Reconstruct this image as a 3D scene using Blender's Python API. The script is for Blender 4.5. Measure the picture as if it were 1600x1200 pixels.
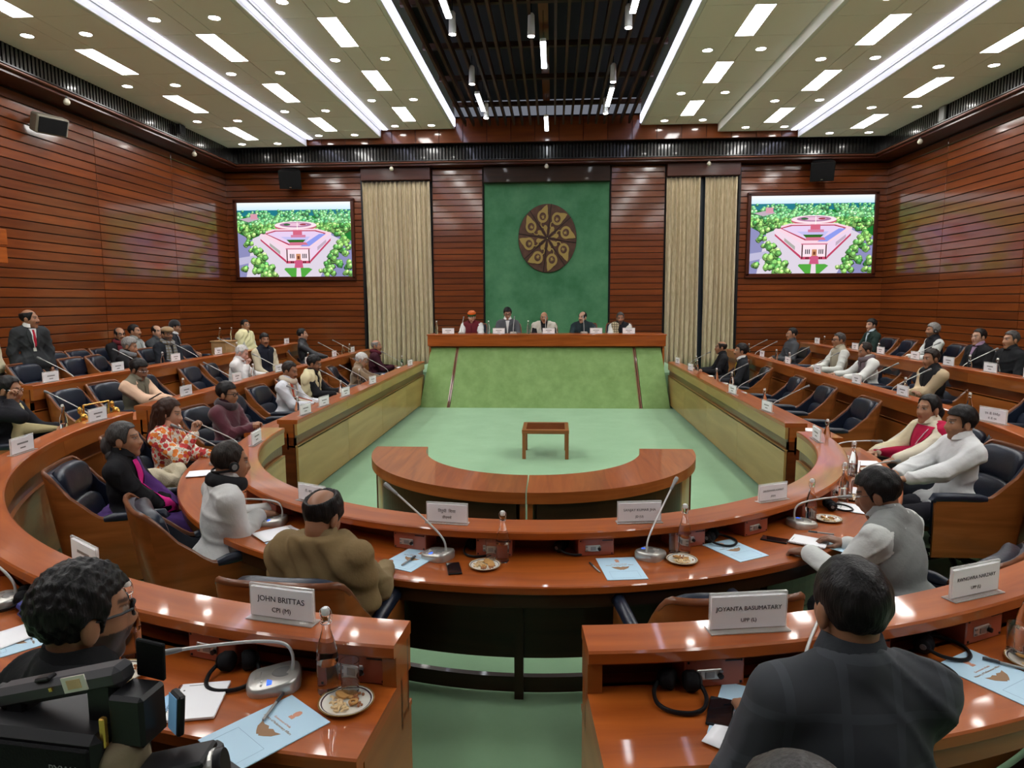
import bpy, math, random
import numpy as np
from mathutils import Matrix, Vector
for o in list(bpy.data.objects): bpy.data.objects.remove(o)
S = bpy.context.scene; COL = S.collection
# ---------------- camera, world, exposure ----------------
cd = bpy.data.cameras.new('camera'); cam = bpy.data.objects.new('camera', cd); COL.objects.link(cam)
cd.sensor_width = 36; cd.lens = 1064.12/1600*36; cd.clip_start = .05; cd.clip_end = 100
cam.matrix_world = Matrix.Translation((.188, 0, 2.2)) @ Matrix.Rotation(math.radians(3.529), 4, 'Z') @ Matrix.Rotation(math.radians(90-6.895), 4, 'X') @ Matrix.Rotation(math.radians(-.243), 4, 'Z')
S.camera = cam
W = bpy.data.worlds.new('world'); S.world = W; W.use_nodes = True
W.node_tree.nodes['Background'].inputs[0].default_value = (.8, .85, 1, 1); W.node_tree.nodes['Background'].inputs[1].default_value = .15
S.view_settings.view_transform = 'Standard'; S.view_settings.look = 'None'; S.view_settings.gamma = 1; S.view_settings.exposure = 0.4
S.view_settings.use_curve_mapping = False
PANEL_E, DOWN_E, STRIP_E, TUBE_E, SCREEN_E = 20.0, 34.0, 3.4, 15.0, .85
R = math.radians; PI = math.pi; sin = math.sin; cos = math.cos
random.seed(7); RNG = np.random.default_rng(7)
# ---------------- materials ----------------
M = {}
def nodes(name):
    m = bpy.data.materials.new(name); m.use_nodes = True; nt = m.node_tree; b = nt.nodes['Principled BSDF']; M[name] = m
    return m, nt, b
def c4(c): return (c[0], c[1], c[2], 1)
def plain(name, col, rough=.5, metal=0, bump=0, bscale=60, coat=0, var=0, vscale=8, emit=0, trans=0, ior=1.45, spec=None, sheen=0, alpha=1):
    m, nt, b = nodes(name); N = nt.nodes; L = nt.links
    b.inputs['Base Color'].default_value = c4(col); b.inputs['Roughness'].default_value = rough; b.inputs['Metallic'].default_value = metal
    b.inputs['Coat Weight'].default_value = coat; b.inputs['IOR'].default_value = ior; b.inputs['Transmission Weight'].default_value = trans
    b.inputs['Alpha'].default_value = alpha
    if sheen: b.inputs['Sheen Weight'].default_value = sheen
    if spec is not None: b.inputs['Specular IOR Level'].default_value = spec
    if emit: b.inputs['Emission Color'].default_value = c4(col); b.inputs['Emission Strength'].default_value = emit
    if var or bump:
        tc = N.new('ShaderNodeTexCoord')
        if var:
            n = N.new('ShaderNodeTexNoise'); n.inputs['Scale'].default_value = vscale; n.inputs['Detail'].default_value = 4
            L.new(tc.outputs['Object'], n.inputs['Vector'])
            r = N.new('ShaderNodeValToRGB'); r.color_ramp.elements[0].position = .3; r.color_ramp.elements[1].position = .7
            r.color_ramp.elements[0].color = c4([x*(1-var) for x in col]); r.color_ramp.elements[1].color = c4([min(1, x*(1+var)) for x in col])
            L.new(n.outputs['Fac'], r.inputs[0]); L.new(r.outputs[0], b.inputs['Base Color'])
        if bump:
            n2 = N.new('ShaderNodeTexNoise'); n2.inputs['Scale'].default_value = bscale; n2.inputs['Detail'].default_value = 5
            L.new(tc.outputs['Object'], n2.inputs['Vector'])
            bp = N.new('ShaderNodeBump'); bp.inputs['Strength'].default_value = bump; bp.inputs['Distance'].default_value = .01
            L.new(n2.outputs['Fac'], bp.inputs['Height']); L.new(bp.outputs[0], b.inputs['Normal'])
    return m
def wood(name, c1, c2, rough=.3, coat=.4, su=1.2, sv=22, rnd=.25, fig=.5, spec=.2, cr=.05):
    m, nt, b = nodes(name); N = nt.nodes; L = nt.links
    uv = N.new('ShaderNodeUVMap'); mp = N.new('ShaderNodeMapping'); mp.inputs['Scale'].default_value = (su, sv, 1)
    oi = N.new('ShaderNodeObjectInfo'); ml = N.new('ShaderNodeMath'); ml.operation = 'MULTIPLY'; ml.inputs[1].default_value = 37
    cx = N.new('ShaderNodeCombineXYZ'); L.new(oi.outputs['Random'], ml.inputs[0]); L.new(ml.outputs[0], cx.inputs[0]); L.new(ml.outputs[0], cx.inputs[1])
    L.new(uv.outputs[0], mp.inputs['Vector']); L.new(cx.outputs[0], mp.inputs['Location'])
    n = N.new('ShaderNodeTexNoise'); n.inputs['Scale'].default_value = 1; n.inputs['Detail'].default_value = 6; n.inputs['Distortion'].default_value = fig
    L.new(mp.outputs[0], n.inputs['Vector'])
    r = N.new('ShaderNodeValToRGB'); r.color_ramp.elements[0].position = .32; r.color_ramp.elements[1].position = .72
    r.color_ramp.elements[0].color = c4(c1); r.color_ramp.elements[1].color = c4(c2); L.new(n.outputs['Fac'], r.inputs[0])
    hs = N.new('ShaderNodeHueSaturation'); mr = N.new('ShaderNodeMapRange'); mr.inputs[3].default_value = 1-rnd; mr.inputs[4].default_value = 1+rnd
    L.new(oi.outputs['Random'], mr.inputs[0]); L.new(mr.outputs[0], hs.inputs['Value']); L.new(r.outputs[0], hs.inputs['Color']); L.new(hs.outputs[0], b.inputs['Base Color'])
    b.inputs['Roughness'].default_value = rough; b.inputs['Coat Weight'].default_value = coat; b.inputs['Coat Roughness'].default_value = cr
    b.inputs['Specular IOR Level'].default_value = spec
    bp = N.new('ShaderNodeBump'); bp.inputs['Strength'].default_value = .04; L.new(n.outputs['Fac'], bp.inputs['Height']); L.new(bp.outputs[0], b.inputs['Normal'])
    return m
wood('wall_wood', (.13, .027, .005), (.20, .047, .008), .38, .9, .8, 9, .22, .3, cr=.1)
wood('trim_wood', (.05, .010, .004), (.08, .016, .006), .4, .25, 1.0, 9, .1, cr=.15); plain('groove_dark', (.012, .004, .003), .7)
wood('desk_wood', (.26, .054, .007), (.42, .100, .014), .4, .5, 1.4, 16, .08)
wood('ledge_wood', (.28, .058, .008), (.43, .104, .015), .4, .6, 1.4, 16, .06)
wood('gold_veneer', (.34, .19, .055), (.47, .285, .1), .4, .5, .6, 5, .1, .8)
wood('brown_veneer', (.25, .07, .012), (.37, .112, .022), .4, .5, .8, 7, .1, .8)
wood('groove_wood', (.09, .022, .006), (.15, .035, .009), .3, .3, 1, 12, .1)
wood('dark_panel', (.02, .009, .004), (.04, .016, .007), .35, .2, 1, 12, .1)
wood('chair_wood', (.19, .058, .013), (.32, .105, .026), .3, .4, 1.6, 14, .12)
wood('rim_wood', (.13, .045, .018), (.22, .08, .035), .35, .3, 1.6, 14, .1)
wood('bench_wood', (.24, .055, .011), (.38, .1, .02), .4, .6, 1.2, 12, .05, 1.2)
wood('teak', (.22, .075, .022), (.33, .12, .04), .3, .3, 2, 20, .05)
wood('slat_wood', (.035, .016, .009), (.07, .03, .016), .55, 0, 1, 12, .25, .5, .2)
wood('carton', (.4, .22, .1), (.5, .29, .14), .6, 0, 1, 10, .05)
def carpet(name, c1, c2, sc):
    m, nt, b = nodes(name); N = nt.nodes; L = nt.links; tc = N.new('ShaderNodeTexCoord')
    n = N.new('ShaderNodeTexNoise'); n.inputs['Scale'].default_value = sc; n.inputs['Detail'].default_value = 8; n.inputs['Roughness'].default_value = .65; L.new(tc.outputs['Object'], n.inputs['Vector'])
    r = N.new('ShaderNodeValToRGB'); r.color_ramp.elements[0].position = .3; r.color_ramp.elements[1].position = .68; r.color_ramp.elements[0].color = c4(c1); r.color_ramp.elements[1].color = c4(c2)
    L.new(n.outputs['Fac'], r.inputs[0]); L.new(r.outputs[0], b.inputs['Base Color']); b.inputs['Roughness'].default_value = .95; b.inputs['Specular IOR Level'].default_value = .1
    b.inputs['Sheen Weight'].default_value = .2
    n2 = N.new('ShaderNodeTexNoise'); n2.inputs['Scale'].default_value = 350; L.new(tc.outputs['Object'], n2.inputs['Vector'])
    bp = N.new('ShaderNodeBump'); bp.inputs['Strength'].default_value = .4; bp.inputs['Distance'].default_value = .005; L.new(n2.outputs['Fac'], bp.inputs['Height']); L.new(bp.outputs[0], b.inputs['Normal'])
carpet('carpet', (.235, .415, .235), (.285, .48, .285), 1.3)
carpet('felt_podium', (.175, .29, .095), (.25, .385, .15), 4)
carpet('felt_wall', (.045, .165, .075), (.10, .26, .135), 1.6)
plain('ceiling_white', (.86, .80, .75), .75, bump=.05, bscale=300)
plain('ceiling_edge', (.74, .74, .72), .6)
plain('black_rib', (.016, .015, .015), .22, coat=.4)
plain('black_void', (.008, .007, .007), .8)
plain('copper_edge', (.13, .04, .018), .3, .2)
plain('panel_light', (1, .98, .95), .5, emit=PANEL_E)
plain('down_light', (1, .97, .92), .5, emit=DOWN_E)
plain('cove_light', (.72, .74, 1), .5, emit=STRIP_E)
plain('tube_light', (.9, .95, 1), .5, emit=TUBE_E)
plain('white_metal', (.75, .75, .73), .4)
plain('cream_plastic', (.6, .56, .46), .45)
plain('black_plastic', (.010, .010, .011), .4, spec=.3)
plain('black_soft', (.008, .008, .009), .8, bump=.2, bscale=200, spec=.2)
plain('dark_grey', (.05, .05, .055), .45)
plain('mid_grey', (.2, .2, .2), .4)
plain('silver', (.55, .54, .5), .3, .6)
plain('steel', (.5, .5, .5), .25, 1)
plain('silver_dark', (.28, .28, .27), .4, .5); plain('neck_grey', (.5, .5, .48), .4, .3)
plain('lcd_blue', (.05, .15, .9), .3, emit=.9)
plain('red_mark', (.7, .03, .02), .4)
plain('gold', (.62, .36, .08), .25, .8)
plain('brass_paint', (.36, .25, .07), .5, .2, bump=.1, bscale=80)
plain('emblem_brown', (.085, .036, .02), .6, var=.3, vscale=6)
plain('leather', (.009, .014, .028), .34, bump=.12, bscale=90, var=.2, vscale=5)
plain('acrylic', (.8, .8, .76), .08, alpha=.35)
plain('paper', (.9, .9, .92), .7)
plain('ink', (.02, .02, .03), .6)
plain('paper_blue', (.46, .66, .8), .55)
plain('print_orange', (.65, .3, .2), .7)
plain('print_brown', (.3, .17, .09), .7)
plain('print_line', (.3, .45, .6), .7)
plain('salmon', (.36, .085, .045), .35, coat=.3)
plain('glass', (1, 1, 1), .02, trans=1, ior=1.45)
plain('bottle_glass', (.93, .96, .95), .03, trans=1, ior=1.2)
plain('water', (.95, .98, 1), .02, trans=1, ior=1.2)
plain('plate_china', (.82, .79, .7), .2, coat=.5)
plain('plate_gold', (.42, .24, .08), .25, .4)
plain('plate_dark', (.06, .03, .03), .3)
plain('cookie', (.5, .26, .08), .8, bump=.3, bscale=150)
plain('cashew', (.72, .52, .28), .7)
plain('almond', (.34, .13, .05), .7)
plain('phone_glass', (.008, .008, .01), .08, coat=1)
plain('phone_lit', (.15, .32, .5), .2, emit=.25)
plain('blue_case', (.02, .03, .2), .4)
plain('curtain_lining', (.03, .035, .05), .8)
plain('khaki', (.21, .17, .1), .8, bump=.2, bscale=40)
plain('dusk_blue', (.02, .03, .045), .3)
def curtain_mat():
    m, nt, b = nodes('curtain'); N = nt.nodes; L = nt.links; tc = N.new('ShaderNodeTexCoord'); mp = N.new('ShaderNodeMapping'); mp.inputs['Scale'].default_value = (60, 60, 6)
    L.new(tc.outputs['Object'], mp.inputs['Vector']); n = N.new('ShaderNodeTexNoise'); n.inputs['Scale'].default_value = 1; n.inputs['Detail'].default_value = 3; L.new(mp.outputs[0], n.inputs['Vector'])
    r = N.new('ShaderNodeValToRGB'); r.color_ramp.elements[0].position = .35; r.color_ramp.elements[1].position = .65; r.color_ramp.elements[0].color = (.40, .32, .185, 1); r.color_ramp.elements[1].color = (.60, .50, .33, 1)
    L.new(n.outputs['Fac'], r.inputs[0]); L.new(r.outputs[0], b.inputs['Base Color']); b.inputs['Roughness'].default_value = .6; b.inputs['Sheen Weight'].default_value = .3
curtain_mat()
def vcol(name, rough=.6, emit=0, bump=0, bscale=80, sss=0):
    m, nt, b = nodes(name); N = nt.nodes; L = nt.links; a = N.new('ShaderNodeAttribute'); a.attribute_name = 'Col'
    L.new(a.outputs['Color'], b.inputs['Base Color']); b.inputs['Roughness'].default_value = rough
    if emit:
        L.new(a.outputs['Color'], b.inputs['Emission Color']); b.inputs['Emission Strength'].default_value = emit; b.inputs['Base Color'].default_value = (0, 0, 0, 1)
        nt.links.remove(b.inputs['Base Color'].links[0]); b.inputs['Specular IOR Level'].default_value = .2
    if bump:
        tc = N.new('ShaderNodeTexCoord'); n = N.new('ShaderNodeTexNoise'); n.inputs['Scale'].default_value = bscale; L.new(tc.outputs['Object'], n.inputs['Vector'])
        bp = N.new('ShaderNodeBump'); bp.inputs['Strength'].default_value = bump; bp.inputs['Distance'].default_value = .005; L.new(n.outputs['Fac'], bp.inputs['Height']); L.new(bp.outputs[0], b.inputs['Normal'])
vcol('skin', .5, bump=.05, bscale=120); vcol('screen_image', .4, emit=SCREEN_E); vcol('food', .7)
# ---------------- mesh helpers ----------------
class MB:
    def __init__(s): s.v = []; s.f = []; s.uv = []; s.col = []
    def add(s, vs, fs, uvs=None, col=None):
        b = len(s.v); s.v += [tuple(p) for p in vs]
        for i, f in enumerate(fs):
            s.f.append([b+k for k in f]); s.uv.append(uvs[i] if uvs else None); s.col.append(col)
        return s
    def box(s, c, d, rz=0, bev=0, mtx=None, col=None):
        hx, hy, hz = d[0]/2, d[1]/2, d[2]/2
        if bev:
            k = min(bev, hx*.9, hy*.9, hz*.9); vs = []; idx = {}
            for sx in (-1, 1):
                for sy in (-1, 1):
                    for sz in (-1, 1):
                        for a in range(3):
                            p = [sx*hx, sy*hy, sz*hz]
                            for q in range(3):
                                if q != a: p[q] -= (sx, sy, sz)[q]*k
                            idx[(sx, sy, sz, a)] = len(vs); vs.append(p)
            fs = []
            for a in range(3):
                o1, o2 = (a+1) % 3, (a+2) % 3
                for sg in (-1, 1):
                    loop = []
                    for (u, w) in ((-1, -1), (1, -1), (1, 1), (-1, 1)):
                        t = [0, 0, 0]; t[a] = sg; t[o1] = u; t[o2] = w; loop.append(idx[(*t, a)])
                    fs.append(loop if sg > 0 else loop[::-1])
            for a in range(3):
                o1, o2 = (a+1) % 3, (a+2) % 3
                for u in (-1, 1):
                    for w in (-1, 1):
                        l = []
                        for sg in (-1, 1):
                            t = [0, 0, 0]; t[a] = sg; t[o1] = u; t[o2] = w; l.append((idx[(*t, o1)], idx[(*t, o2)]))
                        q = [l[0][0], l[1][0], l[1][1], l[0][1]]; fs.append(q if u*w < 0 else q[::-1])
            for sx in (-1, 1):
                for sy in (-1, 1):
                    for sz in (-1, 1):
                        q = [idx[(sx, sy, sz, a)] for a in range(3)]; fs.append(q if sx*sy*sz > 0 else q[::-1])
        else:
            vs = [(x*hx, y*hy, z*hz) for x in (-1, 1) for y in (-1, 1) for z in (-1, 1)]
            fs = [(0, 1, 3, 2), (4, 6, 7, 5), (0, 4, 5, 1), (2, 3, 7, 6), (0, 2, 6, 4), (1, 5, 7, 3)]
        mm = Matrix.Translation(c) @ (mtx.to_4x4() if mtx else Matrix.Rotation(rz, 4, 'Z'))
        return s.add([mm @ Vector(p) for p in vs], fs, col=col)
    def tube(s, pts, r, n=8, caps=True, col=None):
        P = [Vector(p) for p in pts]; rr = r if isinstance(r, (list, tuple)) else [r]*len(P); vs = []; fs = []; prev = None
        for i, p in enumerate(P):
            t = (P[min(i+1, len(P)-1)]-P[max(i-1, 0)]).normalized()
            if prev is None: u = t.orthogonal().normalized()
            else: u = (prev-t*prev.dot(t)); u = u.normalized() if u.length > 1e-6 else t.orthogonal().normalized()
            prev = u; w = t.cross(u)
            for k in range(n): a = 2*PI*k/n; vs.append(p+(u*cos(a)+w*sin(a))*rr[i])
        for i in range(len(P)-1):
            for k in range(n): k2 = (k+1) % n; fs.append((i*n+k, i*n+k2, (i+1)*n+k2, (i+1)*n+k))
        if caps: fs.append(list(range(n))[::-1]); fs.append([(len(P)-1)*n+k for k in range(n)])
        return s.add(vs, fs, col=col)
    def lathe(s, prof, n=20, c=(0, 0, 0), sx=1, sy=1, col=None, caps=True, ring=False):
        vs = []; fs = []; m = len(prof)
        for k in range(n):
            a = 2*PI*k/n
            for (r, z) in prof: vs.append((c[0]+r*cos(a)*sx, c[1]+r*sin(a)*sy, c[2]+z))
        for k in range(n):
            k2 = (k+1) % n
            for j in range(m-1): fs.append((k*m+j, k2*m+j, k2*m+j+1, k*m+j+1))
        if ring: fs += [(k*m+m-1, ((k+1) % n)*m+m-1, ((k+1) % n)*m, k*m) for k in range(n)]; caps = False
        if caps and prof[0][0] > 1e-6: fs.append([k*m for k in range(n)][::-1])
        if caps and prof[-1][0] > 1e-6: fs.append([k*m+m-1 for k in range(n)])
        return s.add(vs, fs, col=col)
    def prism(s, poly, z0, z1, mtx=None, col=None):
        n = len(poly); mm = mtx or Matrix.Identity(4)
        ar = sum(poly[i][0]*poly[(i+1) % n][1]-poly[(i+1) % n][0]*poly[i][1] for i in range(n))
        if ar < 0: poly = poly[::-1]
        vs = [mm @ Vector((p[0], p[1], z0)) for p in poly]+[mm @ Vector((p[0], p[1], z1)) for p in poly]
        return s.add(vs, [list(range(n))[::-1], list(range(n, 2*n))]+[(i, (i+1) % n, n+(i+1) % n, n+i) for i in range(n)], col=col)
    def sweep(s, prof, path, closed_ends=True):
        # prof: list of (d,z); path: list of (x,y,nx,ny); d measured along the outward normal
        m = len(prof); vs = []; fs = []; uvs = []; sl = [0]; pl = [0]
        for i in range(1, len(path)): sl.append(sl[-1]+math.hypot(path[i][0]-path[i-1][0], path[i][1]-path[i-1][1]))
        for j in range(1, m+1): pl.append(pl[-1]+math.hypot(prof[j % m][0]-prof[j-1][0], prof[j % m][1]-prof[j-1][1]))
        for (x, y, nx, ny) in path:
            for (d, z) in prof: vs.append((x+nx*d, y+ny*d, z))
        for i in range(len(path)-1):
            for j in range(m):
                j2 = (j+1) % m; fs.append((i*m+j, i*m+j2, (i+1)*m+j2, (i+1)*m+j)); uvs.append([(sl[i], pl[j]), (sl[i], pl[j+1]), (sl[i+1], pl[j+1]), (sl[i+1], pl[j])])
        if closed_ends:
            e = list(range(m)); fs.append(e[::-1]); uvs.append([(prof[j][0], prof[j][1]) for j in e[::-1]])
            fs.append([(len(path)-1)*m+j for j in e]); uvs.append([(prof[j][0], prof[j][1]) for j in e])
        return s.add(vs, fs, uvs)
    def mesh(s, name, smooth=False, cols=False):
        me = bpy.data.meshes.new(name); me.from_pydata(s.v, [], s.f); 
        V = np.array(s.v) if s.v else np.zeros((1, 3)); ext = V.max(0)-V.min(0); long = int(np.argmax(ext))
        uvl = me.uv_layers.new(name='UVMap'); data = np.zeros(len(me.loops)*2, np.float32); k = 0
        for fi, f in enumerate(s.f):
            u = s.uv[fi]
            if u is None:
                a, b, c = V[f[0]], V[f[1]], V[f[2]]; n = np.abs(np.cross(b-a, c-a)); ax = int(np.argmax(n)); o = [q for q in range(3) if q != ax]
                if long in o: o = [long]+[q for q in o if q != long]
                u = [(V[q][o[0]], V[q][o[1]]) for q in f]
            for q in u: data[k] = q[0]; data[k+1] = q[1]; k += 2
        uvl.data.foreach_set('uv', data)
        if smooth: me.polygons.foreach_set('use_smooth', [True]*len(me.polygons))
        if cols:
            ca = me.color_attributes.new('Col', 'FLOAT_COLOR', 'CORNER'); dd = []
            for fi, f in enumerate(s.f): dd += list((s.col[fi] or (.5, .5, .5))+(1,))*len(f)
            ca.data.foreach_set('color', np.array(dd, np.float32))
        me.update(); return me
def shade(me, ang=35):
    me.polygons.foreach_set('use_smooth', [True]*len(me.polygons))
    try: me.set_sharp_from_angle(angle=R(ang))
    except Exception: pass
def ob(name, mb, mat, parent=None, sm=None, loc=None, rz=0, cols=False):
    me = mb if isinstance(mb, bpy.types.Mesh) else mb.mesh(name, cols=cols)
    if sm: shade(me, sm)
    if not me.materials: me.materials.append(M[mat] if isinstance(mat, str) else mat)
    o = bpy.data.objects.new(name, me); COL.objects.link(o)
    if parent: o.parent = parent
    if loc: o.location = loc
    if rz: o.rotation_euler = (0, 0, rz)
    return o
def tag(o, label=None, cat=None, group=None, kind=None):
    if label: o['label'] = label
    if cat: o['category'] = cat
    if group: o['group'] = group
    if kind: o['kind'] = kind
    return o
def thing(name, label, cat, loc=(0, 0, 0), rz=0, group=None):
    o = bpy.data.objects.new(name, None); COL.objects.link(o); o.empty_display_size = .05; o.location = loc; o.rotation_euler = (0, 0, rz)
    return tag(o, label, cat, group)
def struct(name, mb, mat, parent=None, sm=None):
    o = ob(name, mb, mat, parent, sm)
    if not parent: o['kind'] = 'structure'
    return o
def copy_tree(o, parent=None):
    c = o.copy(); COL.objects.link(c); c.parent = parent
    for ch in list(o.children): copy_tree(ch, c)
    return c
def put(proto, used, loc, rz=0, label=None, group=None):
    # first use moves the prototype itself, later uses copy it
    o = proto if not used else copy_tree(proto)
    used.append(1); o.location = loc; o.rotation_euler = (0, 0, rz)
    if label: o['label'] = label
    if group: o['group'] = group
    return o
TXT = {}
def pretext(body, size, align='CENTER', ext=.0004, bold=0):
    cu = bpy.data.curves.new('t', 'FONT'); cu.body = body; cu.size = size; cu.align_x = align; cu.align_y = 'CENTER'; cu.extrude = ext; cu.offset = bold; cu.resolution_u = 3
    t = bpy.data.objects.new('t', cu); COL.objects.link(t); me = bpy.data.meshes.new_from_object(t.evaluated_get(bpy.context.evaluated_depsgraph_get())); bpy.data.objects.remove(t); bpy.data.curves.remove(cu); me.materials.clear(); return me
def text(body, size, mat, parent, loc, rot, name='lettering', align='CENTER', ext=.0004, sx=1, bold=0):
    key = (body, round(size, 5), ext)
    if key not in TXT: TXT[key] = pretext(body, size, align, ext, bold)
    o = ob(name, TXT[key].copy(), mat, parent); o.location = loc; o.rotation_euler = rot; o.scale = (sx, 1, 1); return o
# ================= the room =================
YB = 18.37; XW = 8.67; YC = 6.75
RINGS = {1: (2.56, 2.89, 2.60, 0.0), 2: (4.10, 4.54, 4.15, .17), 3: (5.60, 6.2, 5.62, .36)}   # a, b of the curve, x of the straight part, floor
def ell(a, b, th):
    x, y = a*sin(th), -b*cos(th); nx, ny = x/a/a, y/b/b; l = math.hypot(nx, ny)
    return (x, YC+y, nx/l, ny/l)
def arc(k, t0, t1, n=48):
    a, b = RINGS[k][:2]; return [ell(a, b, t0+(t1-t0)*i/n) for i in range(n+1)]
def straight(k, side, y0, y1):
    x = RINGS[k][2]*side; p = [(x, y0, side, 0), (x, y1, side, 0)]
    return p if side > 0 else p[::-1]
def upath(k, yf):
    X = RINGS[k][2]; return [(-X, yf, -1, 0), (-X, YC+.05, -1, 0)]+arc(k, -PI/2, PI/2, 64)[1:-1]+[(X, YC+.05, 1, 0), (X, yf, 1, 0)]
fl = MB(); fl.box((0, 7, -.05), (18, 24, .1)); struct('floor', fl, 'carpet')
for k, d0, d1, z0, z1 in ((2, -.2, 1.75, -.02, .17), (3, -.12, 4.2, -.02, .36)):
    pb = MB(); pb.sweep([(d0, z0), (d1, z0), (d1, z1), (d0, z1)], upath(k, 18.3)); o = struct('floor', pb, 'carpet')
    nb = MB(); nb.sweep([(d0-.012, z1-.04), (d0+.02, z1-.04), (d0+.02, z1+.006), (d0-.012, z1+.006)], upath(k, 18.2)); ob('nosing', nb, 'black_plastic', o)
# --- side walls
BP = .158
def boards(parent, x0, x1, z0, z1, axis, at, sgn, mat='wall_wood', zskip=None):
    n = int(round((z1-z0)/BP)); h = (z1-z0)/n; me = None
    for i in range(n):
        z = z0+(i+.5)*h
        if zskip and zskip(z): continue
        if me is None:
            mb = MB(); L = x1-x0-.012; mb.box((0, 0, 0), (L, .03, h-.016) if axis == 'x' else (.03, L, h-.016), bev=.005); me = mb.mesh('board')
        c = (x0+x1)/2; ob('board', me, mat, parent, loc=(c, at, z) if axis == 'x' else (at, c, z))
for side, nm in ((-1, 'wall_left'), (1, 'wall_right')):
    wb = MB(); wb.box((side*(XW+.1), 7, 3.4), (.2, 24, 7.2)); w = struct(nm, wb, 'groove_dark')
    ys = [YB-2.67*i for i in range(8)]
    for i in range(7): boards(w, ys[i+1], ys[i], .38, 5.66, 'y', side*(XW-.012), side)
wb = MB(); wb.box((0, -4.1, 3.4), (18, .2, 7.2)); struct('wall_front', wb, 'trim_wood')
# --- back wall
wb = MB(); wb.box((0, YB+.12, 3.4), (18, .2, 7.2)); wall = struct('wall_back', wb, 'groove_dark')
boards(wall, -8.67, -4.9, .38, 5.66, 'x', YB-.012, 1); boards(wall, 4.92, 8.67, .38, 5.66, 'x', YB-.012, 1)
boards(wall, -3.02, -1.69, .62, 5.66, 'x', YB-.1, 1); boards(wall, 1.66, 3.04, .62, 5.66, 'x', YB-.1, 1)
for x0, x1 in ((-3.04, -1.67), (1.64, 3.06)):
    b = MB(); b.box(((x0+x1)/2, YB-.03, 3.0), (x1-x0, .13, 5.4)); ob('pillar', b, 'groove_dark', wall)
for x0, x1 in ((-4.88, -3.04), (3.06, 4.9)):
    b = MB(); b.box(((x0+x1)/2, YB-.16, 5.52), (x1-x0, .3, .32), bev=.01); ob('lintel', b, 'trim_wood', wall)
    b = MB(); b.box(((x0+x1)/2, YB+.01, 2.9), (x1-x0-.02, .02, 5.1)); ob('recess', b, 'dusk_blue', wall)
b = MB(); b.box((-.015, YB-.12, 5.48), (3.28, .22, .4), bev=.01); ob('lintel', b, 'dark_panel', wall)
b = MB(); b.box((-.015, YB-.01, 2.9), (3.28, .08, 4.8), bev=.01); ob('felt_panel', b, 'felt_wall', wall)
for x in (-4.9, 4.93):
    b = MB(); b.box((x, YB-.06, 2.9), (.06, .16, 5.3)); ob('jamb', b, 'black_plastic', wall)
# --- cornice: ribbed black band, ledge and soffit, all round
XC = 8.12; YCn = 17.87
cn = MB(); cn.box((0, YCn+.06, 5.98), (2*XC+.3, .08, .42))
for s in (-1, 1): cn.box((s*(XC+.06), 6.8, 5.98), (.08, 22, .42))
cor = struct('trim_1', cn, 'black_void')
def rib_set(along, at, p0, p1, name='rib_row'):
    r = MB(); n = int((p1-p0)/.085)
    for i in range(n):
        p = p0+(i+.5)*(p1-p0)/n
        r.box((p, at, 5.975) if along == 'x' else (at, p, 5.975), (.048, .05, .37) if along == 'x' else (.05, .048, .37))
    o = ob(name, r, 'black_rib', cor); o['kind'] = 'stuff'
rib_set('x', YCn+.01, -XC, XC); rib_set('y', -XC-.01, 6.5, YCn); rib_set('y', XC+.01, 6.5, YCn)
for (c, d) in (((0, YCn-.02, 5.755), (2*XC+.1, .1, .04)), ((-XC+.02, 6.85, 5.755), (.1, 22, .04)), ((XC-.02, 6.85, 5.755), (.1, 22, .04))):
    b = MB(); b.box(c, d, bev=.012); ob('ledge', b, 'copper_edge', cor)
for (c, d) in (((0, YCn-.025, 5.80), (2*XC, .05, .02)), ((-XC+.03, 6.85, 5.80), (.05, 22, .02)), ((XC-.03, 6.85, 5.80), (.05, 22, .02))):
    b = MB(); b.box(c, d); ob('rail', b, 'black_rib', cor)
for (c, d) in (((0, YCn+.26, 5.71), (2*XC+1.1, .52, .05)), ((-XC-.28, 6.85, 5.71), (.56, 22, .05)), ((XC+.28, 6.85, 5.71), (.56, 22, .05))):
    b = MB(); b.box(c, d); ob('soffit', b, 'trim_wood', cor)
fb = MB(); fb.box((0, 17.62, 6.46), (12.4, .1, .6)); fas = struct('trim_2', fb, 'trim_wood')
mb = MB(); mb.box((0, 0, 0), (.585, .02, .58), bev=.004); me = mb.mesh('fascia_board')
for i in range(21): ob('fascia_board', me, 'wall_wood', fas, loc=(-6+.6*i, 17.56, 6.45))
# --- ceiling
cb = MB(); cb.box((0, 6.7, 7.3), (17.6, 22.4, .1)); ceil = struct('ceiling', cb, 'black_void')
SL = [('outer', 6.06, 8.12, 6.12, 7.12), ('middle', 4.15, 6.06, 6.29, 5.17), ('inner', 2.29, 4.15, 6.48, 3.26)]
Y0, Y1 = -3.6, 17.45
rows = []; y = 16.7; rows.append((16.7, Y1)); 
while y > Y0+.3: rows.append((y-1.2, y)); y -= 1.2
PAN = [(15.5, 16.7), (13.1, 14.3), (10.7, 11.9), (8.3, 9.5), (5.9, 7.1), (3.5, 4.7), (1.1, 2.3), (-1.3, -.1)]
DLY = [17.1, 14.95, 12.5, 10.12, 7.7, 5.3, 2.9, .5]
ordn = ['nearest the back wall', 'second from the back wall', 'third from the back wall', 'fourth from the back wall', 'fifth from the back wall', 'sixth from the back wall', 'seventh from the back wall', 'eighth from the back wall']
def light_panel():
    t = thing('ceiling_light', '', 'light'); f = MB()
    for sx in (-1, 1): f.box((sx*.153, 0, .008), (.012, 1.2, .02))
    for sy in (-1, 1): f.box((0, sy*.597, .008), (.3, .012, .02))
    ob('frame', f, 'white_metal', t); d = MB(); d.box((0, 0, .012), (.296, 1.186, .012)); ob('diffuser', d, 'panel_light', t); return t
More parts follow.
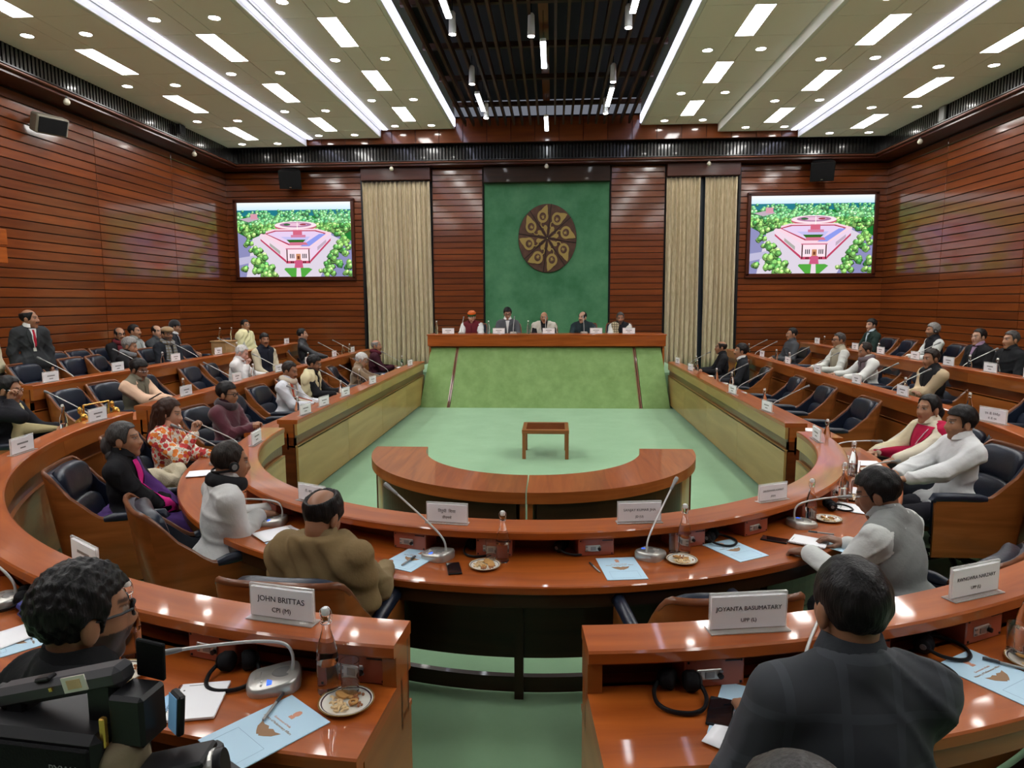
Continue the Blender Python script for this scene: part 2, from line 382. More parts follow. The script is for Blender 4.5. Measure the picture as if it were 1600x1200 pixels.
def down_light():
    t = thing('downlight', '', 'light'); f = MB(); f.lathe([(.078, .012), (.1, .006), (.102, -.004), (.082, -.007)], 20, ring=True); ob('ring', f, 'white_metal', t, sm=40)
    d = MB(); d.lathe([(.0, -.005), (.079, -.003), (.079, .01)], 20); ob('lamp', d, 'down_light', t); return t
lp, lpu, dl, dlu = light_panel(), [], down_light(), []
tiles = {}
for side in (-1, 1):
    sn = 'left' if side < 0 else 'right'
    for nm, x0, x1, z, xc in SL:
        b = MB(); b.box((side*(x0+x1)/2, (Y0+Y1)/2, (z+.03+7.2)/2), (x1-x0, Y1-Y0, 7.2-z-.03)); ob('slab', b, 'ceiling_edge', ceil)
        b = MB(); b.box((side*((x0+x1)/2+.04), (Y0+Y1)/2, z+.034), (x1-x0-.085, Y1-Y0-.05, .012)); ob('liner', b, 'dark_grey', ceil)
        b = MB(); b.box((side*(x0+.04), (Y0+Y1)/2, z+.02), (.08, Y1-Y0, .05), bev=.008); ob('slab_edge', b, 'ceiling_edge', ceil)
        b = MB(); b.box((side*(x0+x1)/2, Y1-.02, z+.02), (x1-x0, .05, .05)); ob('slab_edge', b, 'ceiling_edge', ceil)
        cols = ((x0+.08, xc-.155), (xc-.155, xc+.155), (xc+.155, x1))
        for ci, (a, c) in enumerate(cols):
            for (ya, yb) in rows:
                if ci == 1 and any(abs(ya-p[0]) < .05 for p in PAN): continue
                key = (round(c-a, 3), round(yb-ya, 3))
                if key not in tiles: q = MB(); q.box((0, 0, 0), (c-a-.01, yb-ya-.01, .03), bev=.002); tiles[key] = q.mesh('ceiling_panel')
                ob('ceiling_panel', tiles[key], 'ceiling_white', ceil, loc=(side*(a+c)/2, (ya+yb)/2, z+.015))
        for i, (ya, yb) in enumerate(PAN):
            put(lp, lpu, (side*xc, (ya+yb)/2, z), 0, 'rectangular light panel in %s %s ceiling strip, %s' % (sn, nm, ordn[i]), 'rectangular ceiling lights')
        for i, yy in enumerate(DLY):
            for dx, wn in ((-.45, 'inner' ), (.45, 'outer')):
                put(dl, dlu, (side*(xc+dx), yy, z), 0, 'round downlight on %s row of %s %s ceiling strip, %s' % (wn, sn, nm, ordn[i]), 'round ceiling downlights')
# cove lights
for side, sn in ((-1, 'left'), (1, 'right')):
    for nm, x, z, w in (('outer', 6.06, 6.29, .11), ('inner', 4.15, 6.48, .11)):
        if side > 0 and nm == 'inner': continue
        t = thing('cove_light', 'long bluish cove light along %s step of %s ceiling' % (nm, sn), 'light', (0, 0, 0), 0, 'ceiling cove lights')
        b = MB(); b.box((side*(x-.12), (Y0+Y1)/2, z-.012), (w, Y1-Y0-.1, .02)); ob('diffuser', b, 'cove_light', t)
        b = MB(); b.box((side*(x-.012), (Y0+Y1)/2, z-.02), (.015, Y1-Y0-.1, .04)); ob('rail', b, 'white_metal', t)
    t = thing('cove_light', 'bright strip light on %s edge of dark slatted ceiling' % sn, 'light', (0, 0, 0), 0, 'ceiling cove lights')
    b = MB(); b.box((side*2.27, (Y0+Y1)/2-.05, 6.585), (.02, Y1-Y0-.1, .17)); ob('diffuser', b, 'cove_light', t)
    b = MB(); b.box((side*2.27, (Y0+Y1)/2-.05, 6.69), (.04, Y1-Y0-.1, .03)); ob('rail', b, 'white_metal', t)
# slats
me = MB().box((0, 0, 0), (.045, Y1-Y0-.2, .13)).mesh('slat')
for i in range(21):
    x = -2.0+.2*i
    if abs(x) < .05: continue
    ob('slat', me, 'slat_wood', ceil, loc=(x, (Y0+Y1)/2, 6.56))
me = MB().box((0, 0, 0), (4.3, .09, .09)).mesh('cross_beam')
for y in (16.2, 14.35, 12.6, 10.8, 9.0, 7.2): ob('cross_beam', me, 'slat_wood', ceil, loc=(0, y, 6.69))
ob('duct_board', MB().box((0, 6.8, 6.86), (.16, 20, .04)), 'wall_wood', ceil)
def hang_tube():
    t = thing('pendant_light', '', 'light'); b = MB(); b.box((0, 0, .03), (.1, 1.25, .05), bev=.008); ob('housing', b, 'white_metal', t)
    b = MB(); b.box((0, 0, 0), (.084, 1.22, .02)); ob('diffuser', b, 'tube_light', t)
    b = MB()
    for sy in (-.45, .45): b.tube([(0, sy, .05), (0, sy, .6)], .004, 5)
    ob('wire', b, 'black_plastic', t); return t
ht, htu = hang_tube(), []
for x, y, l in ((-1.35, 9.78, 'nearest left'), (-1.35, 14.68, 'far left'), (0, 12.03, 'middle'), (0, 16.48, 'far middle'), (1.3, 9.8, 'nearest right'), (1.3, 14.5, 'far right'), (0, 7.1, 'nearest middle')):
    put(ht, htu, (x, y, 6.3), 0, 'white pendant tube light under dark slats, %s of the seven' % l, 'pendant tube lights')
def spot():
    t = thing('spotlight', '', 'light'); b = MB(); b.lathe([(.055, 0), (.058, .02), (.05, .3), (.03, .33)], 16); ob('body', b, 'white_metal', t, sm=40)
    b = MB(); b.lathe([(0, .004), (.048, .004), (.05, -.006), (0, -.012)], 16); ob('lamp', b, 'down_light', t); b = MB(); b.tube([(0, 0, .32), (0, 0, .5)], .008, 6); ob('stem', b, 'black_plastic', t); return t
sp, spu = spot(), []
for x, y, l in ((-1.35, 10.74, 'nearest on the left'), (-1.34, 13.11, 'second on the left'), (-1.31, 15.47, 'farthest on the left'), (1.27, 10.68, 'nearest on the right'), (1.26, 13.18, 'second on the right'), (1.28, 15.3, 'farthest on the right'), (-.17, 10.9, 'near the middle')):
    put(sp, spu, (x, y, 6.2), 0, 'white cylinder spotlight hanging from dark slats, %s' % l, 'cylinder spotlights')
# sensors under the cornice
def sensor():
    t = thing('camera_dome', '', 'camera'); b = MB(); b.lathe([(0, -.09), (.045, -.08), (.07, -.045), (.072, 0), (.05, .03), (.045, .05)], 16); ob('dome', b, 'cream_plastic', t, sm=50)
    b = MB(); b.lathe([(.02, .05), (.02, .11)], 10); ob('mount', b, 'dark_grey', t); return t
sn_, snu = sensor(), []; sn_.scale = (.75, .75, .75)
for x, y, l in ((-8.1, 11.6, 'on left wall near corner speaker'), (-8.1, 15.75, 'on left wall toward back corner'), (-4.0, 17.85, 'above the left curtain'), (-.01, 17.85, 'above the green panel'), (4.05, 17.85, 'above the right curtains'), (8.1, 15.8, 'on the right wall')):
    put(sn_, snu, (x, y, 5.62), 0, 'small cream dome camera under cornice, %s' % l, 'dome cameras under the cornice')
# speakers
def speaker(w=.56, h=.47, d=.3):
    t = thing('loudspeaker', '', 'speaker'); b = MB(); b.prism([(-w/2, -d/2), (w/2, -d/2), (w*.36, d/2), (-w*.36, d/2)], -h/2, h/2); ob('cabinet', b, 'black_plastic', t)
    b = MB(); b.box((0, -d/2-.006, 0), (w*.94, .012, h*.93), bev=.006); ob('grille', b, 'black_soft', t)
    b = MB(); b.box((0, -d/2-.014, -h*.4), (.05, .006, .025)); ob('badge', b, 'steel', t)
    b = MB(); b.box((0, d/2+.12, .1), (.08, .3, .06)); b.box((0, d/2+.25, .1), (.16, .03, .2)); ob('bracket', b, 'black_plastic', t); return t
s1 = speaker(); s1['label'] = 'black loudspeaker on back wall above the left screen'; s1.location = (-6.7, 17.95, 5.42); s1.rotation_euler = (R(24), 0, R(14))
s2 = copy_tree(s1); s2['label'] = 'black loudspeaker on back wall above the right screen'; s2.location = (6.85, 17.95, 5.42); s2.rotation_euler = (R(24), 0, R(-14))
plain('speaker_beige', (.2, .18, .14), .5)
s3 = thing('loudspeaker', 'cream-edged loudspeaker on left wall under cornice', 'speaker', (-8.33, 11.45, 5.2), R(58)); s3.rotation_euler = (R(22), 0, R(62))
ob('cabinet', MB().box((0, 0, 0), (.5, .24, .3), bev=.02), 'speaker_beige', s3); ob('grille', MB().box((0, -.124, 0), (.44, .014, .25), bev=.006), 'black_soft', s3)
ob('bracket', MB().box((0, .2, .02), (.1, .2, .08)), 'black_plastic', s3)
t = thing('cornice_speaker', 'small black box speaker on left ribbed cornice', 'speaker', (-8.0, 15.05, 5.98)); ob('cabinet', MB().box((0, 0, 0), (.1, .2, .22), bev=.02), 'black_plastic', t); ob('grille', MB().box((.052, 0, 0), (.01, .16, .17)), 'black_soft', t)
t = thing('access_panel', 'pale grey panel on right ribbed cornice', 'panel', (8.06, 14.93, 5.96)); ob('plate', MB().box((0, 0, 0), (.03, .2, .28), bev=.006), 'mid_grey', t); ob('frame', MB().box((.01, 0, 0), (.02, .22, .3)), 'silver_dark', t)
t = thing('wall_box', 'orange wooden box fixed high on the left wall', 'box', (-8.45, 9.8, 3.1)); ob('front', MB().box((0, 0, .1), (.7, .5, .24), bev=.01), 'desk_wood', t); ob('lower_board', MB().box((0, 0, -.17), (.68, .48, .24), bev=.01), 'desk_wood', t)
# curtains
def curtain(x0, x1, label, folds, seed):
    rnd = random.Random(seed); n = folds*10; top = 5.34; m = MB(); vs = []; nz = 14; ph = [rnd.uniform(.7, 1.3) for _ in range(folds+1)]; am = [rnd.uniform(.5, 1.2) for _ in range(folds+1)]
    for j in range(nz+1):
        z = .4+(top-.4)*j/nz; fl_ = 1-.45*(j/nz)
        for i in range(n+1):
            u = i/n; k = u*folds; a = am[int(k) % (folds+1)]
            y = YB-.19+.085*a*fl_*sin(2*PI*k+.5*sin(5*u+z*.8))+.02*sin(2*PI*k*2.3+z)
            x = x0+(x1-x0)*u+.018*sin(2*PI*k*1.0+1.2+z*.5); vs.append((x, y, z))
    fs = [(j*(n+1)+i, j*(n+1)+i+1, (j+1)*(n+1)+i+1, (j+1)*(n+1)+i) for j in range(nz) for i in range(n)]
    m.add(vs, fs); t = thing('curtain', label, 'curtain', (0, 0, 0)); o = ob('drape', m, 'curtain', t, sm=180)
    md = o.modifiers.new('t', 'SOLIDIFY'); md.thickness = .006
    ob('curtain_rail', MB().box(((x0+x1)/2, YB-.17, top+.01), (x1-x0, .05, .03)), 'dark_grey', t)
curtain(-4.84, -3.06, 'wide beige pleated curtain left of the podium', 14, 1)
curtain(3.08, 3.93, 'beige pleated curtain right of podium, next to wooden pillar', 7, 2)
curtain(4.06, 4.86, 'beige pleated curtain right of podium, next to right screen wall', 7, 3)
# screens: a flat lit picture of a three-sided building among trees
def picture():
    r = random.Random(5); m = MB(); lay = [0]
    def poly(p, c): lay[0] += 1; z = .0008*lay[0]/60; m.add([(x, y, z) for x, y in p], [list(range(len(p)))], col=c)
    for i in range(12): a = i/12; poly([(0, .88+.12*a/1), (1, .88+.12*a/1), (1, .88+.12*(a+.09)), (0, .88+.12*(a+.09))], (.75+.2*a, .88+.07*a, .95))
    poly([(0, 0), (1, 0), (1, .89), (0, .89)], (.1, .42, .16))
    poly([(0, .82), (1, .82), (1, .9), (0, .9)], (.1, .42, .48))
    def blob(x, y, s, c):
        n = 8; poly([(x+s*(1+r.uniform(-.25, .25))*cos(2*PI*k/n), y+s*1.45*(1+r.uniform(-.25, .25))*sin(2*PI*k/n)) for k in range(n)], c)
    def tree(x, y, s):
        t = r.random(); g = (.2+.3*t, .42+.24*t, .2+.14*t)
        if y > .7: g = tuple(q*.75+w*.25 for q, w in zip(g, (.25, .6, .6)))
        blob(x, y-s*.4, s, tuple(q*.45 for q in g)); blob(x, y, s*.95, g); blob(x+s*.2, y+s*.35, s*.55, tuple(min(1, q*1.55) for q in g))
        if r.random() < .5: blob(x+s*.3, y+s*.6, s*.28, tuple(min(1, q*2.2+.05) for q in g))
    for y0 in np.linspace(.88, .62, 13):
        for i in range(34): tree(r.random(), y0+r.uniform(-.01, .01), .012+.022*(.9-y0)/.28)
    poly([(.02, .78), (.16, .82), (.2, .78), (.1, .74)], (.7, .62, .68)); poly([(.12, .78), (.18, .78), (.18, .85), (.12, .85)], (.8, .55, .62))
    poly([(0, .6), (.12, .5), (.3, .6), (.8, .6), (1, .48), (1, 0), (0, 0)], (.50, .50, .68))
    poly([(.06, 0), (.13, .52), (.3, .62), (.75, .62), (.9, .5), (.72, 0)], (.82, .78, .84)); poly([(0, .16), (.12, .2), (.18, .3), (0, .26)], (.7, .68, .8))
    # round building
    def el(cx, cy, a, b, c, n=40): poly([(cx+a*cos(2*PI*k/n), cy+b*sin(2*PI*k/n)) for k in range(n)], c)
    el(.515, .675, .185, .052, (.72, .3, .38)); el(.515, .695, .185, .052, (.95, .84, .88)); el(.515, .7, .14, .034, (.62, .42, .56)); el(.515, .703, .1, .022, (.88, .7, .8)); el(.44, .703, .03, .014, (.2, .35, .22)); el(.58, .703, .03, .012, (.55, .2, .25))
    # triangular building: roof, walls, base
    poly([(.19, .59), (.32, .645), (.7, .645), (.83, .59), (.635, .385), (.42, .385)], (.93, .78, .84))
    poly([(.24, .585), (.33, .625), (.69, .625), (.78, .585), (.62, .425), (.45, .425)], (.66, .2, .3)); poly([(.26, .58), (.34, .612), (.68, .612), (.76, .58), (.6, .44), (.46, .44)], (.86, .76, .9))
    poly([(.55, .41), (.63, .41), (.78, .575), (.72, .575)], (.5, .55, .88)); poly([(.38, .54), (.64, .54), (.6, .47), (.46, .47)], (.72, .7, .9)); poly([(.43, .5), (.6, .5), (.57, .455), (.46, .455)], (.16, .36, .12))
    poly([(.47, .53), (.6, .53), (.6, .565), (.47, .565)], (.78, .45, .58)); poly([(.49, .565), (.57, .565), (.57, .63), (.49, .63)], (.78, .35, .45)); poly([(.527, .63), (.533, .63), (.533, .73), (.527, .73)], (.95, .95, .9))
    poly([(.45, .43), (.62, .43), (.6, .465), (.46, .465)], (.78, .4, .5))
    poly([(.19, .59), (.42, .385), (.42, .19), (.2, .51)], (.9, .8, .86)); poly([(.2, .515), (.42, .225), (.42, .19), (.2, .49)], (.7, .22, .34)); poly([(.28, .46), (.37, .35), (.37, .3), (.28, .42)], (.62, .62, .6))
    poly([(.83, .59), (.635, .385), (.635, .19), (.82, .51)], (.88, .78, .88)); poly([(.82, .515), (.635, .225), (.635, .19), (.82, .485)], (.7, .22, .34)); poly([(.7, .4), (.78, .5), (.78, .46), (.7, .35)], (.7, .62, .7))
    poly([(.42, .385), (.635, .385), (.635, .18), (.42, .18)], (.94, .84, .88)); poly([(.42, .385), (.635, .385), (.635, .37), (.42, .37)], (.75, .4, .5)); poly([(.42, .215), (.635, .215), (.635, .18), (.42, .18)], (.72, .25, .36))
    for x in (.425, .62): poly([(x, .19), (x+.01, .19), (x+.01, .37), (x, .37)], (.25, .1, .14))
    for x in (.455, .47, .485, .565, .58, .595): poly([(x, .25), (x+.008, .25), (x+.008, .31), (x, .31)], (.1, .1, .14))
    for x in (.46, .475, .57, .585): poly([(x, .185), (x+.01, .185), (x+.01, .21), (x, .21)], (.2, .05, .08))
    poly([(.51, .22), (.55, .22), (.55, .31), (.51, .31)], (.75, .5, .35)); poly([(.52, .24), (.54, .24), (.54, .28), (.52, .28)], (.4, .2, .15)); poly([(.49, .12), (.57, .12), (.56, .225), (.505, .225)], (.75, .3, .45))
    poly([(.4, .1), (.41, .12), (.62, .12), (.65, .1), (.58, .0), (.46, .0)], (.28, .6, .22)); poly([(.505, 0), (.55, 0), (.545, .12), (.51, .12)], (.88, .8, .85))
    for (x, y, s) in [(.05, .66, .05), (.13, .68, .045), (.2, .66, .04), (.1, .56, .05), (.16, .58, .05), (.22, .62, .035), (.09, .47, .05), (.13, .38, .045), (.17, .34, .06), (.2, .27, .06), (.17, .18, .07), (.22, .12, .07), (.15, .06, .06), (.27, .1, .06), (.3, .02, .05), (.24, .03, .06), (.03, .1, .05),
                      (.9, .56, .05), (.95, .5, .055), (.92, .44, .05), (.88, .38, .06), (.93, .33, .05), (.84, .3, .05), (.82, .24, .06), (.86, .17, .06), (.78, .16, .05), (.8, .06, .06), (.74, .08, .04), (.99, .17, .06), (.96, .05, .05), (.98, .4, .04), (.87, .65, .04), (.94, .66, .05), (.8, .64, .03)]:
        for q in range(5): tree(min(.985, max(.012, x+r.uniform(-.6, .6)*s)), min(.95, max(.02, y+r.uniform(-.7, .7)*s)), s*.45)
    V = []                                         # keep the picture inside its rectangle
    for (x, y, z) in m.v: V.append((min(1, max(0, x)), min(1, max(0, y)), z))
    m.v = V; m.col = [tuple(q**2.0 for q in c) for c in m.col]; return m.mesh('picture', cols=True)
pic = picture()
for x0, x1, l, w in ((-8.35, -5.24, 'left', 'curtain'), (5.25, 8.33, 'right', 'right wall corner')):
    t = thing('wall_screen', 'lit wall screen on %s of back wall showing aerial view of building' % l, 'screen', ((x0+x1)/2, YB-.05, 3.88), 0, 'wall screens')
    ob('backing', MB().box((0, .01, 0), (x1-x0+.05, .05, 2.02)), 'black_plastic', t)
    o = ob('picture', pic, 'screen_image', t); o.location = (-(x1-x0)/2, -.018, -.985); o.rotation_euler = (R(90), 0, 0); o.scale = (x1-x0, 1.97, 1)
    for c, d in (((0, -.02, 1.03), (x1-x0+.2, .09, .09)), ((0, -.02, -1.04), (x1-x0+.2, .09, .11)), ((-(x1-x0)/2-.05, -.02, 0), (.09, .09, 2.1)), (((x1-x0)/2+.05, -.02, 0), (.09, .09, 2.1))):
        ob('frame', MB().box(c, d, bev=.012), 'trim_wood', t)
# emblem
em = thing('wall_emblem', 'round brown wall emblem with gold leaf motifs on green felt', 'emblem', (.01, YB-.06, 3.85)); em.rotation_euler = (R(90), 0, 0); em.scale = (.86, 1, 1)
ob('disc', MB().lathe([(0, .0), (.875, 0), (.89, .02), (.88, .045), (0, .055)], 64), 'emblem_brown', em, sm=30)
jm = MB().box((.45, 0, .056), (.88, .016, .012)).mesh('joint')
lf = MB(); n = 28; pts = []
for k in range(n):
    a = 2*PI*k/n+.0; rr = .165
    d = abs(((a+R(38)+PI) % (2*PI))-PI); rr *= 1+1.0*max(0, 1-d/.8)**1.8; pts.append((.58+rr*cos(a), .0+rr*sin(a)))
lf.prism(pts, .05, .075); lf.tube([(.45, .08, .062), (.38, .11, .062), (.31, .08, .062), (.27, .0, .062)], [.016, .014, .016, .02], 6)
tl = [(.35, .0), (.33, -.05), (.27, -.07), (.2, -.03), (.1, .0), (.19, .025), (.24, .05), (.31, .045)]; lf.prism(tl, .05, .072); lfm = lf.mesh('gold_leaf')
ld = MB().lathe([(0, .074), (.1, .074), (.1, .082), (0, .083)], 20, c=(.58, .0, 0)).mesh('leaf_disc')
lo = MB()
for k in range(7): a = R(-60+20*k); lo.prism([(.55+.01*cos(a+1.5), .01*sin(a+1.5)), (.55+.075*cos(a), .075*sin(a)), (.55+.01*cos(a-1.5), .01*sin(a-1.5))], .083, .09)
lo.prism([(.52, -.04), (.55, -.02), (.55, .02), (.52, .04)], .083, .09); lom = lo.mesh('lotus')
for k in range(8):
    a = R(90+45*k-8); l = ob('gold_leaf', lfm, 'brass_paint', em); l.rotation_euler = (0, 0, a+R(22))
    q = ob('leaf_disc', ld, 'emblem_brown', l); q = ob('lotus', lom, 'brass_paint', l); j = ob('joint', jm, 'black_void', em); j.rotation_euler = (0, 0, a)
ob('boss', MB().lathe([(0, .085), (.015, .08), (.018, .05)], 12), 'brass_paint', em)
# ================= desks =================
def plen(p): return sum(math.hypot(p[i+1][0]-p[i][0], p[i+1][1]-p[i][1]) for i in range(len(p)-1))
def pat(p, s):
    for i in range(len(p)-1):
        l = math.hypot(p[i+1][0]-p[i][0], p[i+1][1]-p[i][1])
        if s <= l or i == len(p)-2:
            t = max(0, min(1, s/l)); q = [p[i][j]+(p[i+1][j]-p[i][j])*t for j in range(4)]; h = math.hypot(q[2], q[3]); return (q[0], q[1], q[2]/h, q[3]/h)
        s -= l
def sub(p, s0, s1):
    out = [pat(p, s0)]; acc = 0
    for i in range(1, len(p)-1):
        acc += math.hypot(p[i][0]-p[i-1][0], p[i][1]-p[i-1][1])
        if s0+1e-4 < acc < s1-1e-4: out.append(p[i])
    return out+[pat(p, s1)]
def rect(d0, d1, z0, z1): return [(d0, z0), (d1, z0), (d1, z1), (d0, z1)]
def sock_mesh():
    b = MB().box((0, 0, .05), (.205, .15, .1), bev=.004).mesh('socket_box')
    p = MB().box((.02, .077, .045), (.085, .006, .036), bev=.002).mesh('socket_plate')
    q = MB().box((0, .081, 0), (.012, .004, .007)); sw = MB().box((.018, .081, .045), (.03, .004, .02)); k = MB().lathe([(0, 0), (.009, 0), (.009, .012), (0, .014)], 10)
    s2 = MB().box((0, .076, 0), (.007, .003, .007)); t = MB().box((-.06, .076, .088), (.05, .002, .005))
    return b, p, q.mesh('button'), k.mesh('knob'), s2.mesh('screw'), t.mesh('print'), sw.mesh('switch')
SK = sock_mesh()
def socket_box(desk, pt, z, d=.115):
    x, y, nx, ny = pt; o = ob('socket_box', SK[0], 'salmon', desk); o.location = (x+nx*d, y+ny*d, z); o.rotation_euler = (0, 0, math.atan2(ny, nx)-PI/2)
    ob('socket_plate', SK[1], 'silver', o); [ob('screw', SK[4], 'black_plastic', o, loc=(sx, 0, sz)) for sx in (-.09, .09) for sz in (.012, .088)]; ob('maker_print', SK[5], 'ink', o)
    [ob('button', SK[2], 'silver_dark', o, loc=(bx, 0, bz)) for bx in (-.02, .055) for bz in (.036, .054)]; ob('switch', SK[6], 'silver_dark', o); k = ob('jack', SK[3], 'black_plastic', o); k.location = (-.016, .081, .042); k.rotation_euler = (R(-90), 0, 0)
def desk(k, path, label, veneer, npan, sockets=(), gap=False, cat='desk', wt=None):
    z = RINGS[k][3]; lw = .222 if k == 1 else .182; wt = wt or (.6 if k == 1 else .52)
    t = thing('conference_desk', label, cat, (0, 0, 0), 0, 'curved and straight conference desks'); L = plen(path)
    ob('ledge', MB().sweep([(-.004, z+.885), (lw-.007, z+.885), (lw, z+.892), (lw, z+.925), (lw-.007, z+.932), (.0, z+.932), (-.008, z+.925)], path), 'ledge_wood', t)
    for i in range(npan):
        a, b = L*i/npan, L*(i+1)/npan
        ob('fascia_panel', MB().sweep(rect(.0, .03, z+.76, z+.884), sub(path, a+.002, b-.002)), veneer, t)
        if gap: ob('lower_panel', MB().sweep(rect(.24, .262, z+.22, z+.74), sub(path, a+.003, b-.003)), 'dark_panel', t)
        else: ob('lower_panel', MB().sweep(rect(.0, .025, z+.05, z+.64), sub(path, a+.003, b-.003)), veneer, t)
    ob('back_panel', MB().sweep(rect(.03, .045, z+.62, z+.884), path), 'groove_wood', t)
    if not gap: ob('groove', MB().sweep(rect(.1, .12, z+.6, z+.78), path), 'groove_wood', t); ob('panel_cap', MB().sweep(rect(.0, .1, z+.625, z+.645), path), veneer, t); ob('plinth', MB().sweep(rect(.06, .1, z, z+.06), path), 'black_plastic', t)  # plinth is set back, its black standing in for the toe-kick shadow
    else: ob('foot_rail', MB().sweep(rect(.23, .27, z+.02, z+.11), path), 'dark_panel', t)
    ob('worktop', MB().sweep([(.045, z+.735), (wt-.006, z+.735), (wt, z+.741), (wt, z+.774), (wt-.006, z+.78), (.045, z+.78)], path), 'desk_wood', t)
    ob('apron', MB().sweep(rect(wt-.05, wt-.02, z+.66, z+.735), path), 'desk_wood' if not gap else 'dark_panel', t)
    for s in ((0, L) if not gap else ()):
        x, y, nx, ny = pat(path, s); sg = 1 if s == 0 else -1; tx, ty = -ny*sg, nx*sg
        # end cheek under the worktop
        p = [pat(path, min(L, max(0, s+sg*0.0))), pat(path, min(L, max(0, s+sg*.045)))]
        if sg < 0: p = p[::-1]
        ob('end_panel', MB().sweep(rect(.03, wt-.06, z, z+.735), p), veneer if veneer != 'gold_veneer' else 'groove_wood', t)
        ob('end_block', MB().sweep(rect(.045, lw-.02, z+.78, z+.885), p), 'brown_veneer', t)
    if gap:
        for s in np.linspace(.02, L-.02, 7):
            x, y, nx, ny = pat(path, s); ob('post', MB().box((x+nx*.28, y+ny*.28, z+.37), (.06, .05, .74), rz=math.atan2(ny, nx)), 'dark_panel', t)
    for s in sockets: socket_box(t, pat(path, s), z+.78, lw-.105)
    return t
def th2s(path, k, th):   # arc length of an angle on a curved path
    a, b = RINGS[k][:2]; x, y = a*sin(th), YC-b*cos(th); acc = 0; best = (9, 0)
    for i in range(len(path)-1):
        d = math.hypot(path[i][0]-x, path[i][1]-y)
        if d < best[0]: best = (d, acc)
        acc += math.hypot(path[i+1][0]-path[i][0], path[i+1][1]-path[i][1])
    return best[1]
p1 = arc(1, -PI/2+.02, PI/2-.02, 120)
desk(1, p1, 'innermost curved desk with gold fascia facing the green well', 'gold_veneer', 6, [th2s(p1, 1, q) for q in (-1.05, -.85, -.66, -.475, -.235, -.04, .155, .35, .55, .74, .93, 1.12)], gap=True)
# the curved desk shows its inner face as well
t = [o for o in bpy.data.objects if o.get('label', '').startswith('innermost curved')][0]
for a, b in ((-PI/2+.02, -.62), (.62, PI/2-.02)):
    ob('inner_panel', MB().sweep(rect(.0, .025, .05, .64), arc(1, a, b, 30)), 'gold_veneer', t); ob('groove', MB().sweep(rect(.09, .11, .6, .78), arc(1, a, b, 30)), 'groove_wood', t); ob('panel_cap', MB().sweep(rect(0, .1, .625, .645), arc(1, a, b, 30)), 'gold_veneer', t)
for side, sn in ((-1, 'left'), (1, 'right')):
    desk(1, straight(1, side, 7.15, 14.5), 'straight front desk with gold fascia on %s of green well' % sn, 'gold_veneer', 4)
    desk(2, straight(2, side, 7.0, 15.9), 'straight middle row wooden desk on the %s' % sn, 'brown_veneer', 4)
    desk(3, straight(3, side, 7.2, 15.4), 'straight back row wooden desk along the %s wall' % sn, 'brown_veneer', 4)
pl = arc(2, -PI/2+.03, -.075, 90); desk(2, pl, 'curved middle desk left of the aisle, near camera', 'brown_veneer', 5, [th2s(pl, 2, q) for q in (-1.0, -.82, -.62, -.245, -.115)])
pr_ = arc(2, .07, PI/2-.03, 90); desk(2, pr_, 'curved middle desk right of the aisle, near camera', 'brown_veneer', 5, [th2s(pr_, 2, q) for q in (.16, .30, .43, .6, .78, .96)])
# ================= podium =================
t = thing('podium', 'green felt sloped podium with wooden desk top', 'podium', (0, 14.6, 0))
def slope(x0b, x1b, x0t, x1t):
    m = MB(); v = [(x0b, -.6, 0), (x1b, -.6, 0), (x1t, .05, 1.22), (x0t, .05, 1.22), (x0b, .3, 0), (x1b, .3, 0), (x1t, .3, 1.22), (x0t, .3, 1.22)]
    return m.add(v, [(0, 1, 2, 3), (5, 4, 7, 6), (1, 5, 6, 2), (4, 0, 3, 7), (3, 2, 6, 7), (4, 5, 1, 0)])
ob('slope_panel', slope(-2.62, -2.05, -2.47, -1.92), 'felt_podium', t); ob('slope_panel', slope(-1.98, 1.95, -1.86, 1.86), 'felt_podium', t); ob('slope_panel', slope(2.02, 2.58, 1.93, 2.46), 'felt_podium', t)
for a, b in ((-2.05, -1.92), (1.95, 1.86)):
    for k in (0, .035): ob('strip', slope(a+k, a+k+.024, b+k, b+k+.024), 'rim_wood', t)
ob('fascia', MB().box((.01, -.02, 1.375), (5.08, .05, .25), bev=.006), 'desk_wood', t); ob('worktop', MB().box((.01, .28, 1.49), (5.12, .66, .03), bev=.008), 'desk_wood', t); ob('shadow_band', MB().box((.01, .06, 1.235), (4.96, .06, .03)), 'groove_wood', t)  # last piece: dark band standing in for the shadow under the fascia
for s in (-1, 1): ob('side_panel', MB().box((s*2.5+.01, .3, 1.0), (.04, .6, 1.0)), 'brown_veneer', t)
pf = MB(); pf.box((0, 16.6, .33), (6.0, 3.5, .66)); struct('floor', pf, 'carpet')
for x in (-2.74, 2.72):
    q = thing('wall_socket', 'white socket box on the %s flank of the podium' % ('left' if x < 0 else 'right'), 'socket', (x, 14.5, .8)); ob('plate', MB().box((0, 0, 0), (.1, .04, .2), bev=.01), 'white_metal', q); ob('outlet', MB().box((0, -.022, .03), (.05, .008, .06)), 'mid_grey', q); ob('pole', MB().box((0, .05, -.4), (.05, .04, .8)), 'dark_grey', q)
